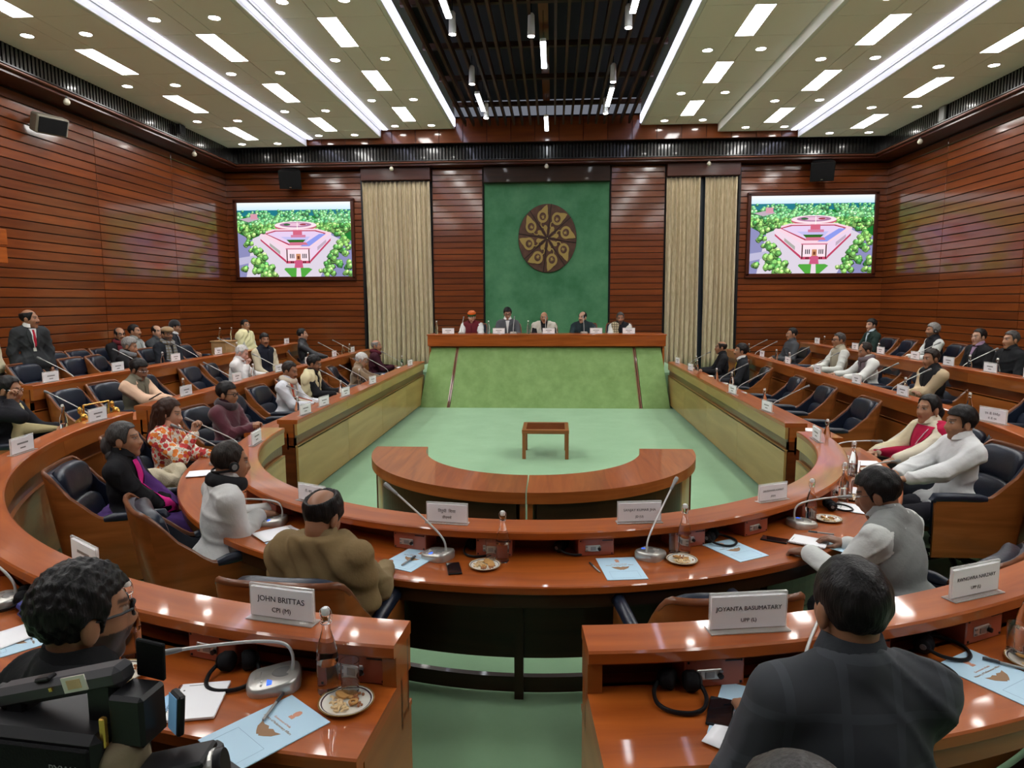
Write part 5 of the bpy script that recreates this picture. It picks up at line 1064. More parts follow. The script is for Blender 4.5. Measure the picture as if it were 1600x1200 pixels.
# ================= empty chairs =================
for (p, k, rz, l) in [
    ((-3.500, 8.302, 0.896), 1, -88, 'empty navy chair between maroon sweater and red bordered stole'), ((-3.550, 11.369, 0.974), 1, -84, 'empty navy chair beside the white haired man in brown'),
    ((3.55, 10.7, 0), 1, 84, 'empty navy chair on right front row, farthest of three'), ((3.55, 9.55, 0), 1, 86, 'empty navy chair on right front row, middle of three'), ((3.55, 8.32, 0), 1, 88, 'empty navy chair on right front row, nearest of three'),
    ((-5.200, 7.668, 1.122), 2, -86, 'empty navy chair left of the man in olive vest'), ((-5.200, 9.202, 1.029), 2, -86, 'empty navy chair right of the man in olive vest'), ((-5.200, 10.424, 1.106), 2, -86, 'empty navy chair left of the pale white haired man'), ((-5.300, 13.466, 1.102), 2, -86, 'empty navy chair beside the leather jacket man'),
    ((5.400, 13.984, 1.069), 2, 82, 'empty navy chair between charcoal jacket and beige vest men'), ((5.300, 10.418, 1.149), 2, 84, 'empty navy chair right of the man in mauve scarf'), ((5.200, 7.751, 1.126), 2, 84, 'empty navy chair on right middle row near edge of photo'),
    ((-6.600, 8.795, 1.306), 3, -86, 'empty navy chair in front of the standing man'), ((-6.600, 9.723, 1.305), 3, -86, 'empty navy chair beside the grey haired man in black'), ((-6.600, 12.806, 1.316), 3, -86, 'empty navy chair beside the cardboard coloured box'),
    ((-7.700, 10.792, 1.352), 3, -86, 'empty navy chair by left wall, behind the standing man'), ((-7.700, 11.357, 1.401), 3, -86, 'empty navy chair by left wall, beside the red scarf man'), ((-7.700, 14.280, 1.392), 3, -86, 'empty navy chair by left wall, right of the beanie man'),
    ((7.000, 14.289, 1.267), 3, 86, 'empty navy chair right of the young man in blazer'), ((7.000, 13.438, 1.277), 3, 86, 'empty navy chair left of the man with headphones')]:
    chair(p[0], p[1], k, R(rz), l)
chair(.86, 3.06, 1, R(8), 'empty navy chair with wooden back at front of inner desk')
# ================= things on the desks =================
def smooth_path(P, n=6):
    P = [Vector(p) for p in P]; out = []
    for i in range(len(P)-1):
        a, b, c, d = P[max(0, i-1)], P[i], P[i+1], P[min(len(P)-1, i+2)]
        for k in range(n): t = k/n; out.append(.5*((2*b)+(c-a)*t+(2*a-5*b+4*c-d)*t*t+(3*b-a-3*c+d)*t**3))
    return out+[P[-1]]
def snap(p, k, d0, d1):
    # keep a thing on its desk: clamp its distance behind the ledge's inner edge
    a, b, xs, z = RINGS[k]
    ye = {1: 14.35, 2: 15.75, 3: 15.25}[k]; p = (p[0], min(p[1], ye) if not (YC-.1 < p[1] < 7.32) else (7.35 if p[1] > YC+.15 else YC-.12), p[2])
    if p[1] > YC+.2: sg = 1 if p[0] > 0 else -1; return (sg*(xs+min(max(abs(p[0])-xs, d0), d1)), p[1], p[2])
    th = math.atan2(p[0]/a, (YC-p[1])/b); x, y, nx, ny = ell(a, b, th); d = (p[0]-x)*nx+(p[1]-y)*ny; d = min(max(d, d0), d1); return (x+nx*d, y+ny*d, p[2])
def onw(p): k = 1 if p[2] < .9 else 2 if p[2] < 1.05 else 3; return snap(p, k, (.26 if k == 1 else .22) if p[1] < YC+.2 else .2, .55 if k == 1 else .46) if p[2] < 1.2 else p
# nameplates
NPW, NPH = .255, .12
np_body = MB().box((0, 0, NPH/2+.006), (NPW, .012, NPH), bev=.002).mesh('acrylic_panel'); np_base = MB().box((0, 0, .003), (NPW+.008, .06, .006), bev=.002).mesh('acrylic_foot')
np_paper = MB().box((0, 0, NPH/2+.002), (NPW-.012, .0135, NPH-.016)).mesh('paper_insert'); np_l1 = MB().box((0, 0, 0), (.12, .0004, .012)).mesh('print_line'); np_l2 = MB().box((0, 0, 0), (.06, .0004, .010)).mesh('print_line')
def nameplate(p, rz, label, txt=None, tilt=6, size=.024, sc=1.0):
    if p[2] < 1.4: p = snap(p, 1 if p[2] < 1 else 2 if p[2] < 1.2 else 3, .04, .12)
    t = thing('nameplate', label, 'nameplate', p, R(rz), 'nameplates on the desks'); t.scale = (sc, sc, sc)
    b = ob('acrylic_panel', np_body, 'acrylic', t); ob('acrylic_foot', np_base, 'acrylic', t); i = ob('paper_insert', np_paper, 'paper', t)
    for s in (-1, 1):
        if txt:
            text(txt[0], size, 'ink', i, (0, s*.0072, NPH*.62), (R(90), 0, 0 if s < 0 else PI), bold=0); text(txt[1], size*.86, 'ink', i, (0, s*.0072, NPH*.3), (R(90), 0, 0 if s < 0 else PI), bold=0)
        else: ob('print_line', np_l1, 'mid_grey', i, loc=(0, s*.0071, NPH*.62)); ob('print_line', np_l2, 'mid_grey', i, loc=(0, s*.0071, NPH*.34))
L1, L2, L3 = .932, 1.102, 1.292
nameplate((-0.424, 3.737, 0.932), -8, 'nameplate in Devanagari on inner ledge, left of the bottle', ('\u093fत\u0930\u0941\u091a\u0940  \u093fश\u0935\u093e', '\u0921\u0940\u090f\u092e\u0915\u0947'), sc=.98)
nameplate((0.676, 3.842, 0.932), 8, 'printed nameplate on inner ledge, between two microphones', ('SANJAY KUMAR JHA', 'JD (U)'), size=.0205, sc=1.02)
nameplate((1.581, 4.301, 0.932), 26, 'nameplate on inner ledge in front of the grey sleeveless jacket', ('DILESHWAR KAMAIT', 'JD(U)'), size=.0195, sc=.92)
nameplate((-1.376, 4.076, 0.932), -26, 'nameplate on inner ledge half hidden by the balding head', ('\u091f\u0940. \u0906\u0930. \u092c\u093e\u0932\u0942', '\u0921\u0940\u090f\u092e\u0915\u0947'), sc=.94)
nameplate((-0.748, 2.203, 1.102), -12, 'nameplate on near left ledge beside the tall bottle', ('JOHN BRITTAS', 'CPI (M)'), size=.028)
nameplate((0.837, 2.217, 1.102), 9, 'widest nameplate on near right ledge by the aisle', ('JOYANTA BASUMATARY', 'UPP (L)'), size=.0195, sc=1.06)
nameplate((1.750, 2.531, 1.102), 24, 'nameplate on near right ledge beside the tumbler', ('RWNGWRA NARZARY', 'UPP (L)'), size=.0195)
nameplate((-1.722, 2.636, 1.102), -34, 'nameplate on near left ledge behind the curly haired man')
nameplate((4.091, 6.277, 1.102), -75, 'nameplate in Devanagari behind the young man in white shirt', ('\u090f\u091a. \u0921\u0940. \u0926\u0947\u0935\u0947\u0917\u094c\u095c\u093e', '\u091c\u0947. \u0921\u0940. \u090f\u0938'), sc=1.1)
for (p, rz, w) in [((2.584, 6.267, 0.932), 84, 'at right bend of the inner desk'), ((-2.497, 5.905, 0.932), -84, 'at left bend of the inner desk'),
    ((-2.519, 7.518, 0.932), 82, 'on left front ledge, in front of the red bordered stole'), ((-2.527, 8.153, 0.932), 82, 'on left front ledge, in front of the open cream shawl'), ((-2.505, 9.029, 0.932), 82, 'on left front ledge, left of the brown sweater man'), ((-2.582, 10.427, 0.932), 82, 'on left front ledge, right of the brown sweater man'), ((-2.693, 13.474, 0.932), 82, 'at far end of left front ledge'),
    ((2.556, 7.919, 0.932), -82, 'on right front ledge, nearest of the four'), ((2.593, 9.439, 0.932), -82, 'on right front ledge, second nearest'), ((2.698, 12.644, 0.932), -82, 'on right front ledge, before the black coat man'), ((2.716, 14.059, 0.932), -82, 'at far end of right front ledge'),
    ((-3.745, 4.724, 1.102), -84, 'on left middle ledge in front of the woman with hand at ear'), ((-4.065, 6.081, 1.102), 90, 'on left middle ledge before the golden figures'), ((-4.104, 7.805, 1.102), 90, 'on left middle ledge right of the olive vest man'), ((-4.275, 9.287, 1.102), 90, 'on left middle ledge before the pale white haired man'), ((-4.192, 10.572, 1.102), 90, 'on left middle ledge before the young black vest man'), ((-4.336, 12.084, 1.102), 90, 'on left middle ledge, third from far end'), ((-4.347, 13.581, 1.102), 90, 'on left middle ledge, second from far end'), ((-4.393, 14.857, 1.102), 90, 'on left middle ledge, farthest one'),
    ((4.197, 8.028, 1.102), -90, 'on right middle ledge before the man with folded arms'), ((4.148, 9.218, 1.102), -90, 'on right middle ledge before the mauve scarf man'), ((4.137, 10.559, 1.102), -90, 'on right middle ledge before the beige vest man'), ((4.270, 12.134, 1.102), -90, 'on right middle ledge, second from far end'), ((4.307, 13.617, 1.102), -90, 'on right middle ledge, farthest one'),
    ((-5.580, 7.540, 1.292), 90, 'on left back ledge before the standing man'), ((-5.631, 8.773, 1.292), 90, 'on left back ledge before the grey haired man'), ((-5.792, 10.323, 1.292), 90, 'on left back ledge before the flat cap man'), ((-5.808, 11.699, 1.292), 90, 'on left back ledge near the box'), ((-5.923, 14.807, 1.292), 90, 'on left back ledge before the yellow shawl man'),
    ((5.791, 14.757, 1.292), -90, 'on right back ledge, farthest one'), ((5.870, 13.611, 1.292), -90, 'on right back ledge, second from far end'), ((5.794, 12.928, 1.292), -90, 'on right back ledge before the green blazer'), ((5.719, 11.891, 1.292), -90, 'on right back ledge before empty chairs'), ((5.728, 10.792, 1.292), -90, 'on right back ledge left of the headphones man'), ((5.591, 9.776, 1.292), -90, 'on right back ledge right of the headphones man'), ((5.505, 8.865, 1.292), -90, 'on right back ledge before the printed shirt'), ((5.593, 8.126, 1.292), -90, 'on right back ledge at edge of photo')]:
    nameplate(p, rz, 'small white nameplate '+w)
for i, (p, w) in enumerate([((-2.109, 14.750, 1.506), 'farthest left'), ((-1.004, 14.750, 1.514), 'left of centre'), ((0.077, 14.750, 1.508), 'centre'), ((1.094, 14.750, 1.515), 'right of centre'), ((1.790, 14.750, 1.507), 'farthest right')]):
    nameplate((p[0], p[1], 1.505), 0, 'white nameplate on podium desk, %s of five' % w, sc=1.05)
# bottles
def bottle_proto():
    t = thing('glass_bottle', '', 'bottle'); b = MB(); b.lathe([(0, .002), (.03, .0), (.034, .006), (.0345, .12), (.031, .155), (.02, .19), (.0135, .215), (.0125, .245), (.0155, .25), (.0155, .262), (.011, .263)], 20); ob('glass', b, 'bottle_glass', t, sm=50)
    b = MB(); b.lathe([(0, .008), (.031, .008), (.0315, .1), (0, .1)], 18); ob('water', b, 'water', t, sm=50)
    b = MB(); b.lathe([(.012, .262), (.0135, .266), (.0135, .28), (.01, .286), (0, .287)], 14); ob('stopper', b, 'white_metal', t, sm=50)
    b = MB()
    for s in (-1, 1): b.tube(smooth_path([(s*.006, 0, .288), (s*.018, 0, .276), (s*.019, .004, .255), (s*.015, .01, .235)], 4), .0013, 5)
    b.tube([(.0165*cos(a), .0165*sin(a), .236) for a in np.linspace(0, 2*PI, 15)], .0013, 5, False); ob('wire_bail', b, 'steel', t); return t
BO, BU = bottle_proto(), []
for (p, w) in [((-0.086, 3.597, 0.780), 'on inner desk beside a plate, left of the aisle line'), ((0.911, 3.766, 0.780), 'on inner desk beside a plate, right of the printed nameplate'), ((1.820, 4.346, 0.780), 'on inner desk beside the writing man'), ((2.612, 5.554, 0.780), 'on inner desk before the crimson sari'), ((2.223, 4.807, 0.780), 'on inner desk between two tumblers at right'), ((-1.937, 4.552, 0.780), 'on inner desk before the pale grey jacket'), ((-2.351, 5.415, 0.780), 'at left bend of inner desk'),
    ((-0.529, 2.036, 0.950), 'on near left desk beside the cookie plate'), ((-1.296, 2.201, 0.950), 'on near left desk behind the curly haired man'), ((1.832, 2.368, 0.950), 'on near right desk at edge of photo'),
    ((-2.944, 8.070, 0.780), 'before the red bordered stole'), ((-2.933, 9.754, 0.780), 'before the open cream shawl'), ((-3.182, 11.463, 0.780), 'left of the brown sweater man'), ((-3.053, 14.631, 0.780), 'at far end of left front desk'), ((2.875, 8.800, 0.800), 'on right front desk beside the nearest nameplate'), ((2.998, 10.881, 0.800), 'on right front desk beside the second nameplate'), ((2.948, 11.695, 0.780), 'on right front desk before the lanyard man'), ((2.978, 13.421, 0.780), 'on right front desk before the bald man'), ((3.154, 16.426, 0.780), 'at far end of right front desk'), ((2.758, 6.763, 0.780), 'at right bend of inner desk'),
    ((-4.541, 6.196, 0.950), 'before the woman with hand at ear'), ((-4.823, 8.497, 0.950), 'right of the olive vest man'), ((-4.993, 10.563, 0.950), 'before the pale white haired man'), ((-5.074, 13.021, 0.950), 'before the young black vest man'), ((-5.201, 15.246, 0.950), 'before the leather jacket'), ((-5.075, 16.908, 0.950), 'at far end of left middle desk'), ((4.798, 8.802, 0.950), 'before the man with folded arms'), ((4.938, 13.825, 0.950), 'before the empty right middle chair'), ((5.102, 16.061, 0.950), 'before the charcoal jacket'), ((5.432, 18.184, 0.950), 'at far end of right middle desk'), ((5.045, 13.065, 0.950), 'before the beige vest'), ((4.543, 7.033, 0.950), 'behind the white shirt man'),
    ((-6.813, 10.542, 1.140), 'before the grey haired man in black'), ((-6.932, 13.120, 1.140), 'right of the flat cap man'), ((6.668, 14.207, 1.140), 'before the green blazer'), ((6.773, 12.742, 1.140), 'before the man with headphones'), ((6.544, 11.109, 1.140), 'before the printed shirt'), ((6.398, 10.013, 1.140), 'before the black fleece'), ((6.395, 9.405, 1.140), 'at right edge of back desk'), ((6.827, 17.488, 1.140), 'at far end of right back desk'),
    ]: put(BO, BU, onw(p), 0, 'glass swing top water bottle '+w, 'water bottles on the desks')
for (p, w) in [((-2.375, 14.820, 1.501), 'at left end'), ((-1.232, 14.800, 1.510), 'beside the grey blazer'), ((-0.368, 14.800, 1.516), 'left of centre')]: put(BO, BU, (p[0], p[1], 1.505), 0, 'glass water bottle on podium desk '+w, 'water bottles on the desks')
# tumblers
def tumbler():
    t = thing('tumbler', '', 'glass'); b = MB(); b.lathe([(0, 0), (.026, 0), (.028, .004), (.031, .115), (.0295, .115), (.0265, .012), (0, .01)], 22); ob('glass', b, 'glass', t, sm=50); b = MB(); b.lathe([(0, .0105), (.0262, .0125), (.0265, .02), (0, .02)], 18); ob('water', b, 'water', t); return t
TU, TUU = tumbler(), []
for (p, w) in [((-0.149, 3.630, 0.780), 'beside the left bottle on inner desk'), ((0.850, 3.742, 0.780), 'beside the right bottle on inner desk'), ((1.792, 4.395, 0.780), 'beside the writing man'), ((2.647, 5.577, 0.780), 'before the crimson sari'), ((2.257, 5.016, 0.780), 'beside the dark headphones on inner desk'), ((-0.452, 2.056, 0.950), 'beside the tall bottle on near left desk'), ((1.810, 2.383, 0.950), 'on near right desk by the blue folder'), ((-1.349, 2.243, 0.950), 'behind the curly haired man')]: put(TU, TUU, onw(p), 0, 'clear glass tumbler '+w, 'tumblers on the desks')
# conference microphones
def mic_proto(path, nm):
    t = thing('conference_microphone', '', 'microphone'); m = MB(); n = 28; prof = [(.0, 1.0), (.6, 1.0), (1, .96), (1.0, .9)]; out = []
    sup = lambda a, e: (math.copysign(abs(cos(a))**e, cos(a)), math.copysign(abs(sin(a))**e, sin(a)))
    vs = []; rings = [(.98, 0), (1.0, .006), (1.0, .016), (.95, .024), (.9, .026)]
    for (s, z) in rings:
        for k in range(n): x, y = sup(2*PI*k/n, .62); vs.append((x*.068*s, y*.075*s, z+max(0, y+.3)*.012*(z > .01)))
    fs = [(j*n+k, j*n+(k+1) % n, (j+1)*n+(k+1) % n, (j+1)*n+k) for j in range(len(rings)-1) for k in range(n)]+[[(len(rings)-1)*n+k for k in range(n)], list(range(n))[::-1]]; m.add(vs, fs); ob('base', m, 'silver', t, sm=40)
    ob('speaker_grille', MB().lathe([(0, .004), (.03, .003), (.032, 0)], 22, c=(-.002, .028, .034), sx=.85, sy=1.1), 'silver_dark', t, sm=40)
    ob('display', MB().box((.036, -.01, .0285), (.028, .014, .006)), 'lcd_blue', t); ob('talk_button', MB().box((-.012, -.045, .026), (.04, .018, .006), bev=.003), 'silver', t)
    for bx, by in ((.03, .012), (.046, .012), (.028, -.032), (.044, -.032)): ob('button', MB().box((bx, by, .0285), (.009, .005, .005)), 'white_metal', t)
    sp_ = smooth_path(path, 6); ob('gooseneck', MB().tube(sp_[:-5], [.006]*4+[.0048]*(len(sp_)-9), 8), 'neck_grey', t, sm=60); e = sp_[-1]; d = (sp_[-1]-sp_[-4]).normalized()
    ob('microphone_tip', MB().tube([sp_[-6], sp_[-5], e-d*.012, e+d*.016, e+d*.036, e+d*.04], [.005, .0075, .0085, .012, .011, .006], 10), 'mid_grey', t, sm=50); return t
MA = mic_proto([(0, .05, .03), (0, .052, .085), (0, .03, .12), (0, -.03, .135), (0, -.12, .14), (0, -.22, .14), (0, -.30, .135)], 'a')     # bent low towards the sitter
MU = mic_proto([(0, .05, .03), (0, .045, .08), (0, .01, .12), (0, -.06, .165), (0, -.14, .21), (0, -.24, .265), (0, -.31, .30)], 'b')      # slanting up
MAU, MUU = [], []; MA.scale = MU.scale = (1.15, 1.15, 1.15)
def micA(p, rz, w): put(MA, MAU, onw(p), R(rz), 'silver desk microphone with low bent gooseneck '+w, 'conference microphones')
def micB(p, rz, w): put(MU, MUU, onw(p), R(rz), 'desk microphone with slanting gooseneck '+w, 'conference microphones')
micA((-0.709, 2.124, 0.950), -72, 'on near left desk beside the black headphones'); micA((0.983, 2.171, 0.950), 150, 'on near right desk before the suited man'); micA((1.708, 4.313, 0.780), 112, 'on inner desk before the writing man'); micA((-1.556, 4.223, 0.780), -88, 'on inner desk before the pale grey jacket')
micA((2.752, 6.167, 0.780), 100, 'on inner desk before the crimson sari'); micA((2.583, 5.248, 0.780), 120, 'on inner desk right of the tumblers')
micB((-0.434, 3.727, 0.780), -120, 'on inner desk below the Devanagari nameplate'); micB((0.710, 3.731, 0.780), 150, 'on inner desk below the printed nameplate')
micB((-2.760, 5.727, 0.780), -80, 'on inner desk before the floral coat'); micB((-2.841, 6.135, 0.780), -70, 'at left bend of inner desk'); micB((-2.076, 2.604, 0.950), -100, 'at far left of near desk')
for (p, rz, w) in [((-2.800, 8.413, 0.790), -86, 'before the red bordered stole'), ((-3.061, 10.387, 0.790), -86, 'before the open cream shawl'), ((-3.011, 11.216, 0.790), -86, 'before the brown sweater'), ((-3.072, 12.947, 0.790), -86, 'right of the brown sweater'), ((-3.099, 14.520, 0.790), -86, 'before the dark maroon man'),
    ((2.955, 8.620, 0.790), 84, 'before nearest empty right chair'), ((3.030, 10.440, 0.790), 84, 'before second empty right chair'), ((3.048, 11.624, 0.790), 84, 'before the lanyard man'), ((3.044, 14.882, 0.790), 84, 'before the bald man'),
    ((-4.669, 6.552, 0.960), -84, 'right of the woman with hand at ear'), ((-4.805, 9.811, 0.960), -84, 'before empty left middle chair'), ((-4.953, 11.470, 0.960), -84, 'before the pale white haired man'), ((-5.078, 14.772, 0.960), -84, 'before the leather jacket'), ((-5.055, 16.330, 0.960), -84, 'near far end of left middle desk'),
    ((4.753, 9.011, 0.960), 84, 'before the man with folded arms'), ((4.833, 9.841, 0.960), 84, 'right of the mauve scarf man'), ((4.808, 11.839, 0.960), 84, 'before the beige vest'), ((4.914, 13.196, 0.960), 84, 'before empty right middle chair'), ((4.990, 15.061, 0.960), 84, 'before the charcoal jacket'), ((5.050, 16.901, 0.960), 84, 'at far end of right middle desk'),
    ((-6.417, 8.425, 1.150), -84, 'before the standing man'), ((-6.511, 9.946, 1.150), -84, 'before the grey haired man'), ((-6.659, 11.536, 1.150), -84, 'before the flat cap'), ((-6.776, 13.175, 1.150), -84, 'before empty back row chair'), ((6.549, 11.530, 1.150), 84, 'before the headphones man'), ((6.352, 10.083, 1.150), 84, 'before the black fleece')]: micB(p, rz, w)
for (p, w) in [((-1.828, 14.850, 1.504), 'before the turbaned man'), ((-0.691, 14.850, 1.512), 'before the grey blazer'), ((0.006, 14.900, 1.514), 'at centre'), ((0.840, 14.900, 1.520), 'before the green jacket')]:
    put(MU, MUU, (p[0], p[1], 1.505), R(180), 'desk microphone on podium '+w, 'conference microphones')
# plates of snacks
def plate(p, label, seed, full=True):
    r = random.Random(seed); t = thing('snack_plate', label, 'plate', p, r.uniform(0, 6), 'snack plates on the desks')
    ob('china', MB().lathe([(0, .002), (.05, .0), (.085, .012), (.084, .0145), (.05, .004), (0, .005)], 32), 'plate_china', t, sm=40)
    ob('gold_rim', MB().lathe([(.0835, .0116), (.0875, .0135), (.0865, .016), (.0825, .0146)], 32, ring=True), 'plate_gold', t, sm=40); ob('dark_band', MB().lathe([(.0745, .0106), (.079, .0122), (.0785, .0132), (.0742, .0116)], 32, ring=True), 'plate_dark', t)
    ck = MB().lathe([(0, 0), (.018, 0), (.0195, .003), (.0185, .0065), (0, .0075)], 18).mesh('cookie'); cs = MB().tube(smooth_path([(-.009, 0, .003), (-.003, .005, .004), (.004, .005, .004), (.009, -.001, .003)], 3), [.002, .003, .0036, .004, .0042, .004, .0036, .0034, .003, .002], 6).mesh('cashew'); al = MB().lathe([(0, -.004), (.0045, -.001), (.005, .002), (0, .005)], 8).mesh('almond')
    al.transform(Matrix.Rotation(R(90), 4, 'X')); rg = MB().tube([(.011*cos(a), .011*sin(a), .004) for a in np.linspace(0, 2*PI, 16)], .005, 8, False).mesh('ring_biscuit')
    for me in (ck, cs, al, rg): shade(me, 50)
    for i in range(3 if full else 1): a = .6+i*.8; o = ob('cookie', ck, 'cookie', t, loc=(.024*cos(a)+.01, .024*sin(a)+.008, .008+.005*i)); o.rotation_euler = (.25, .2*i, 0)
    ob('ring_biscuit', rg, 'cookie', t, loc=(.012, -.022, .009))
    for i in range(26 if full else 10): a = r.uniform(2.2, 4.2); q = r.uniform(.015, .058); o = ob('cashew', cs, 'cashew', t, loc=(q*cos(a), q*sin(a), .006+r.random()*.007)); o.rotation_euler = (r.uniform(-.5, .5), r.uniform(-.5, .5), r.uniform(0, 6))
    for i in range(20 if full else 8): a = r.uniform(4.6, 6.6); q = r.uniform(.025, .06); o = ob('almond', al, 'almond', t, loc=(q*cos(a), q*sin(a), .008+r.random()*.004)); o.rotation_euler = (r.uniform(-.4, .4), 0, r.uniform(0, 6))
plate((-0.457, 1.963, 0.950), 'snack plate of cookies and nuts on near left desk', 1); plate((-0.181, 3.517, 0.780), 'snack plate before the left bottle on inner desk', 2); plate((0.894, 3.650, 0.780), 'snack plate before the right bottle on inner desk', 3); plate((1.972, 4.409, 0.780), 'half eaten snack plate beside the writing man', 4, False); plate((2.829, 5.737, 0.780), 'snack plate before the crimson sari', 5, False); plate((2.340, 4.909, 0.780), 'snack plate behind the writing man\'s head', 6, False); plate((-1.272, 2.077, 0.950), 'snack plate half hidden by the curly haired man', 7); plate((1.848, 2.326, 0.950), 'snack plate at right edge of photo', 8)
# folders, notebooks, papers
def folder(p, rz, label, small=False):
    t = thing('blue_folder', label, 'folder', (p[0], p[1], p[2]), R(rz), 'blue conference folders'); w, h = .215, .30
    ob('cover', MB().box((0, 0, .002), (w, h, .004), bev=.001), 'paper_blue', t); ob('emblem_print', MB().prism([(.012*cos(a), .105+.016*sin(a)) for a in np.linspace(0, 6, 9)], .0042, .0046), 'print_orange', t); ob('emblem_print', MB().box((0, .085, .0044), (.02, .012, .0004)), 'print_orange', t)
    text('Government of India', .0105, 'print_orange', t, (0, .055, .0043), (0, 0, 0), ext=.0002); text('Ministry of Parliamentary Affairs', .0115, 'print_brown', t, (0, .038, .0043), (0, 0, 0), ext=.0002)
    m = MB(); m.prism([(-.05, .02), (-.038, -.004), (-.02, -.018), (-.006, -.026), (0, -.022), (.006, -.026), (.02, -.018), (.038, -.004), (.05, .02), (.03, .014), (.012, .018), (0, .01), (-.012, .018), (-.03, .014)], .0042, .0046); ob('building_print', m, 'print_brown', t)
    for c, d in (((0, -.045, .0043), (.15, .001, .0003)), ((0, -.13, .0043), (.15, .001, .0003)), ((-.075, -.0875, .0043), (.001, .085, .0003)), ((.075, -.0875, .0043), (.001, .085, .0003))): ob('frame_print', MB().box(c, d), 'print_line', t)
    return t
folder((-0.653, 1.814, 0.950), -38, 'blue folder with pen on near left desk'); folder((-1.805, 2.292, 0.950), -42, 'blue folder at far left of near desk'); folder((0.792, 1.975, 0.950), -22, 'blue folder under the suited man\'s hand'); folder((1.672, 2.226, 0.950), 32, 'blue folder with pen at right edge of near desk')
folder((-0.600, 3.597, 0.780), -24, 'pale blue folder right of the khaki shawl'); folder((0.551, 3.525, 0.780), 8, 'blue folder before the empty chair on inner desk'); folder((1.227, 3.829, 0.780), 30, 'blue folder beside the black phone on inner desk'); folder((1.881, 3.928, 0.780), 40, 'blue folder under the writing man\'s notebook'); folder((-1.344, 3.850, 0.780), -40, 'blue folder before the pale grey jacket')
def notebook(p, rz, label, w=.15, h=.2):
    t = thing('spiral_notebook', label, 'notebook', p, R(rz), 'spiral notebooks'); ob('pages', MB().box((0, 0, .005), (w, h, .008), bev=.001), 'paper', t)
    for i in range(22): y = -h/2+.01+i*(h-.02)/21; ob('coil', MB().tube([(-w/2+.006*cos(a)-.002, y, .005+.007*sin(a)) for a in np.linspace(0, 2*PI, 9)], .0008, 4, False), 'dark_grey', t) if i < 22 else None
    ob('header_print', MB().box((-.02, h*.43, .0092), (.06, .003, .0003)), 'mid_grey', t); return t
notebook((-0.927, 1.944, 0.952), 12, 'white spiral notebook beside the video camera'); notebook((1.693, 3.971, 0.786), 58, 'open spiral notebook under the writing hand')
def sheet(p, rz, label, w=.21, h=.297, mat='paper'):
    t = thing('paper_sheet', label, 'paper', p, R(rz), 'loose paper sheets'); r = random.Random(label); n = 6; m = MB()
    vs = [(w*(i/n-.5), h*(j/n-.5), .0015+.0025*sin(i*.9+r.random())*sin(j*.8)) for j in range(n+1) for i in range(n+1)]; m.add(vs, [(j*(n+1)+i, j*(n+1)+i+1, (j+1)*(n+1)+i+1, (j+1)*(n+1)+i) for j in range(n) for i in range(n)]); o = ob('sheet', m, mat, t, sm=180); md = o.modifiers.new('t', 'SOLIDIFY'); md.thickness = .0012
    ob('print_line', MB().box((0, h*.36, .0055), (w*.5, .004, .0003)), 'mid_grey', t); return t
for (p, rz, w, a, b) in [((0.729, 1.868, 0.957), -35, 'under the suited man\'s left hand', .15, .2), ((-1.853, 2.299, 0.957), -30, 'on the folder at far left', .15, .2), ((-1.506, 3.959, 0.790), -45, 'before the pale grey jacket', .2, .25), ((-2.722, 5.390, 0.790), -70, 'before the floral coat', .2, .26), ((2.880, 6.012, 0.785), 80, 'before the crimson sari', .21, .297), ((2.268, 4.647, 0.785), 60, 'behind the writing man', .21, .297), ((2.907, 7.582, 0.785), 85, 'before the nearest empty right chair', .21, .297), ((2.839, 9.153, 0.785), 85, 'before the second empty right chair', .15, .2), ((3.057, 13.044, 0.785), 85, 'before the bald man', .2, .28), ((-2.948, 10.917, 0.785), -85, 'before the brown sweater man', .21, .297), ((-2.772, 7.371, 0.785), -85, 'near left bend of front desk', .2, .28), ((2.327, 5.157, 0.785), 70, 'between tumblers at right bend', .2, .28), ((-4.323, 10.188, 0.960), -85, 'before the pale white haired man', .2, .28)]: sheet(p, rz, 'white paper sheet '+w, a, b)
def pen(p, rz, label):
    t = thing('pen', label, 'pen', p, R(rz), 'pens'); ob('barrel', MB().tube([(0, -.07, .005), (0, -.066, .005), (0, .06, .005)], [.003, .0048, .0048], 10), 'silver_dark', t, sm=50); ob('cap', MB().tube([(0, .02, .005), (0, .07, .005)], [.0055, .0052], 10), 'dark_grey', t, sm=50); ob('clip', MB().box((0, .045, .011), (.003, .04, .002)), 'steel', t)
pen((-0.674, 1.922, 0.956), -2, 'silver pen on the near left blue folder'); pen((1.740, 2.297, 0.956), 55, 'silver pen on the near right blue folder'); pen((0.411, 3.524, 0.780), 20, 'silver pen left of the inner blue folder'); pen((-0.604, 3.553, 0.786), -20, 'pen on the pale blue folder by the khaki shawl'); pen((1.769, 3.996, 0.830), 70, 'pen held by the man in grey sleeveless jacket')
def phone(p, rz, label, lit=False, case='black_plastic', w=.073, h=.15):
    t = thing('mobile_phone', label, 'phone', p, R(rz), 'mobile phones'); ob('case', MB().box((0, 0, .005), (w, h, .01), bev=.003), case, t); ob('screen', MB().box((0, 0, .0104), (w-.006, h-.008, .001)), 'phone_lit' if lit else 'phone_glass', t); ob('camera_dot', MB().lathe([(0, 0), (.003, 0), (.003, .0006), (0, .0006)], 10, c=(0, h*.45, .0109)), 'dark_grey', t); return t
phone((0.698, 1.975, 0.950), -18, 'black phone beside the headphones on near right desk'); phone((-0.341, 3.470, 0.780), 14, 'black phone before the left microphone on inner desk'); phone((1.504, 4.006, 0.780), 62, 'black cased phone beside the spiral notebook'); phone((-1.013, 1.924, 0.950), -15, 'phone with lit screen beside the spiral notebook', True); phone((-2.866, 7.496, 0.790), -60, 'dark phone at left bend of front desk')
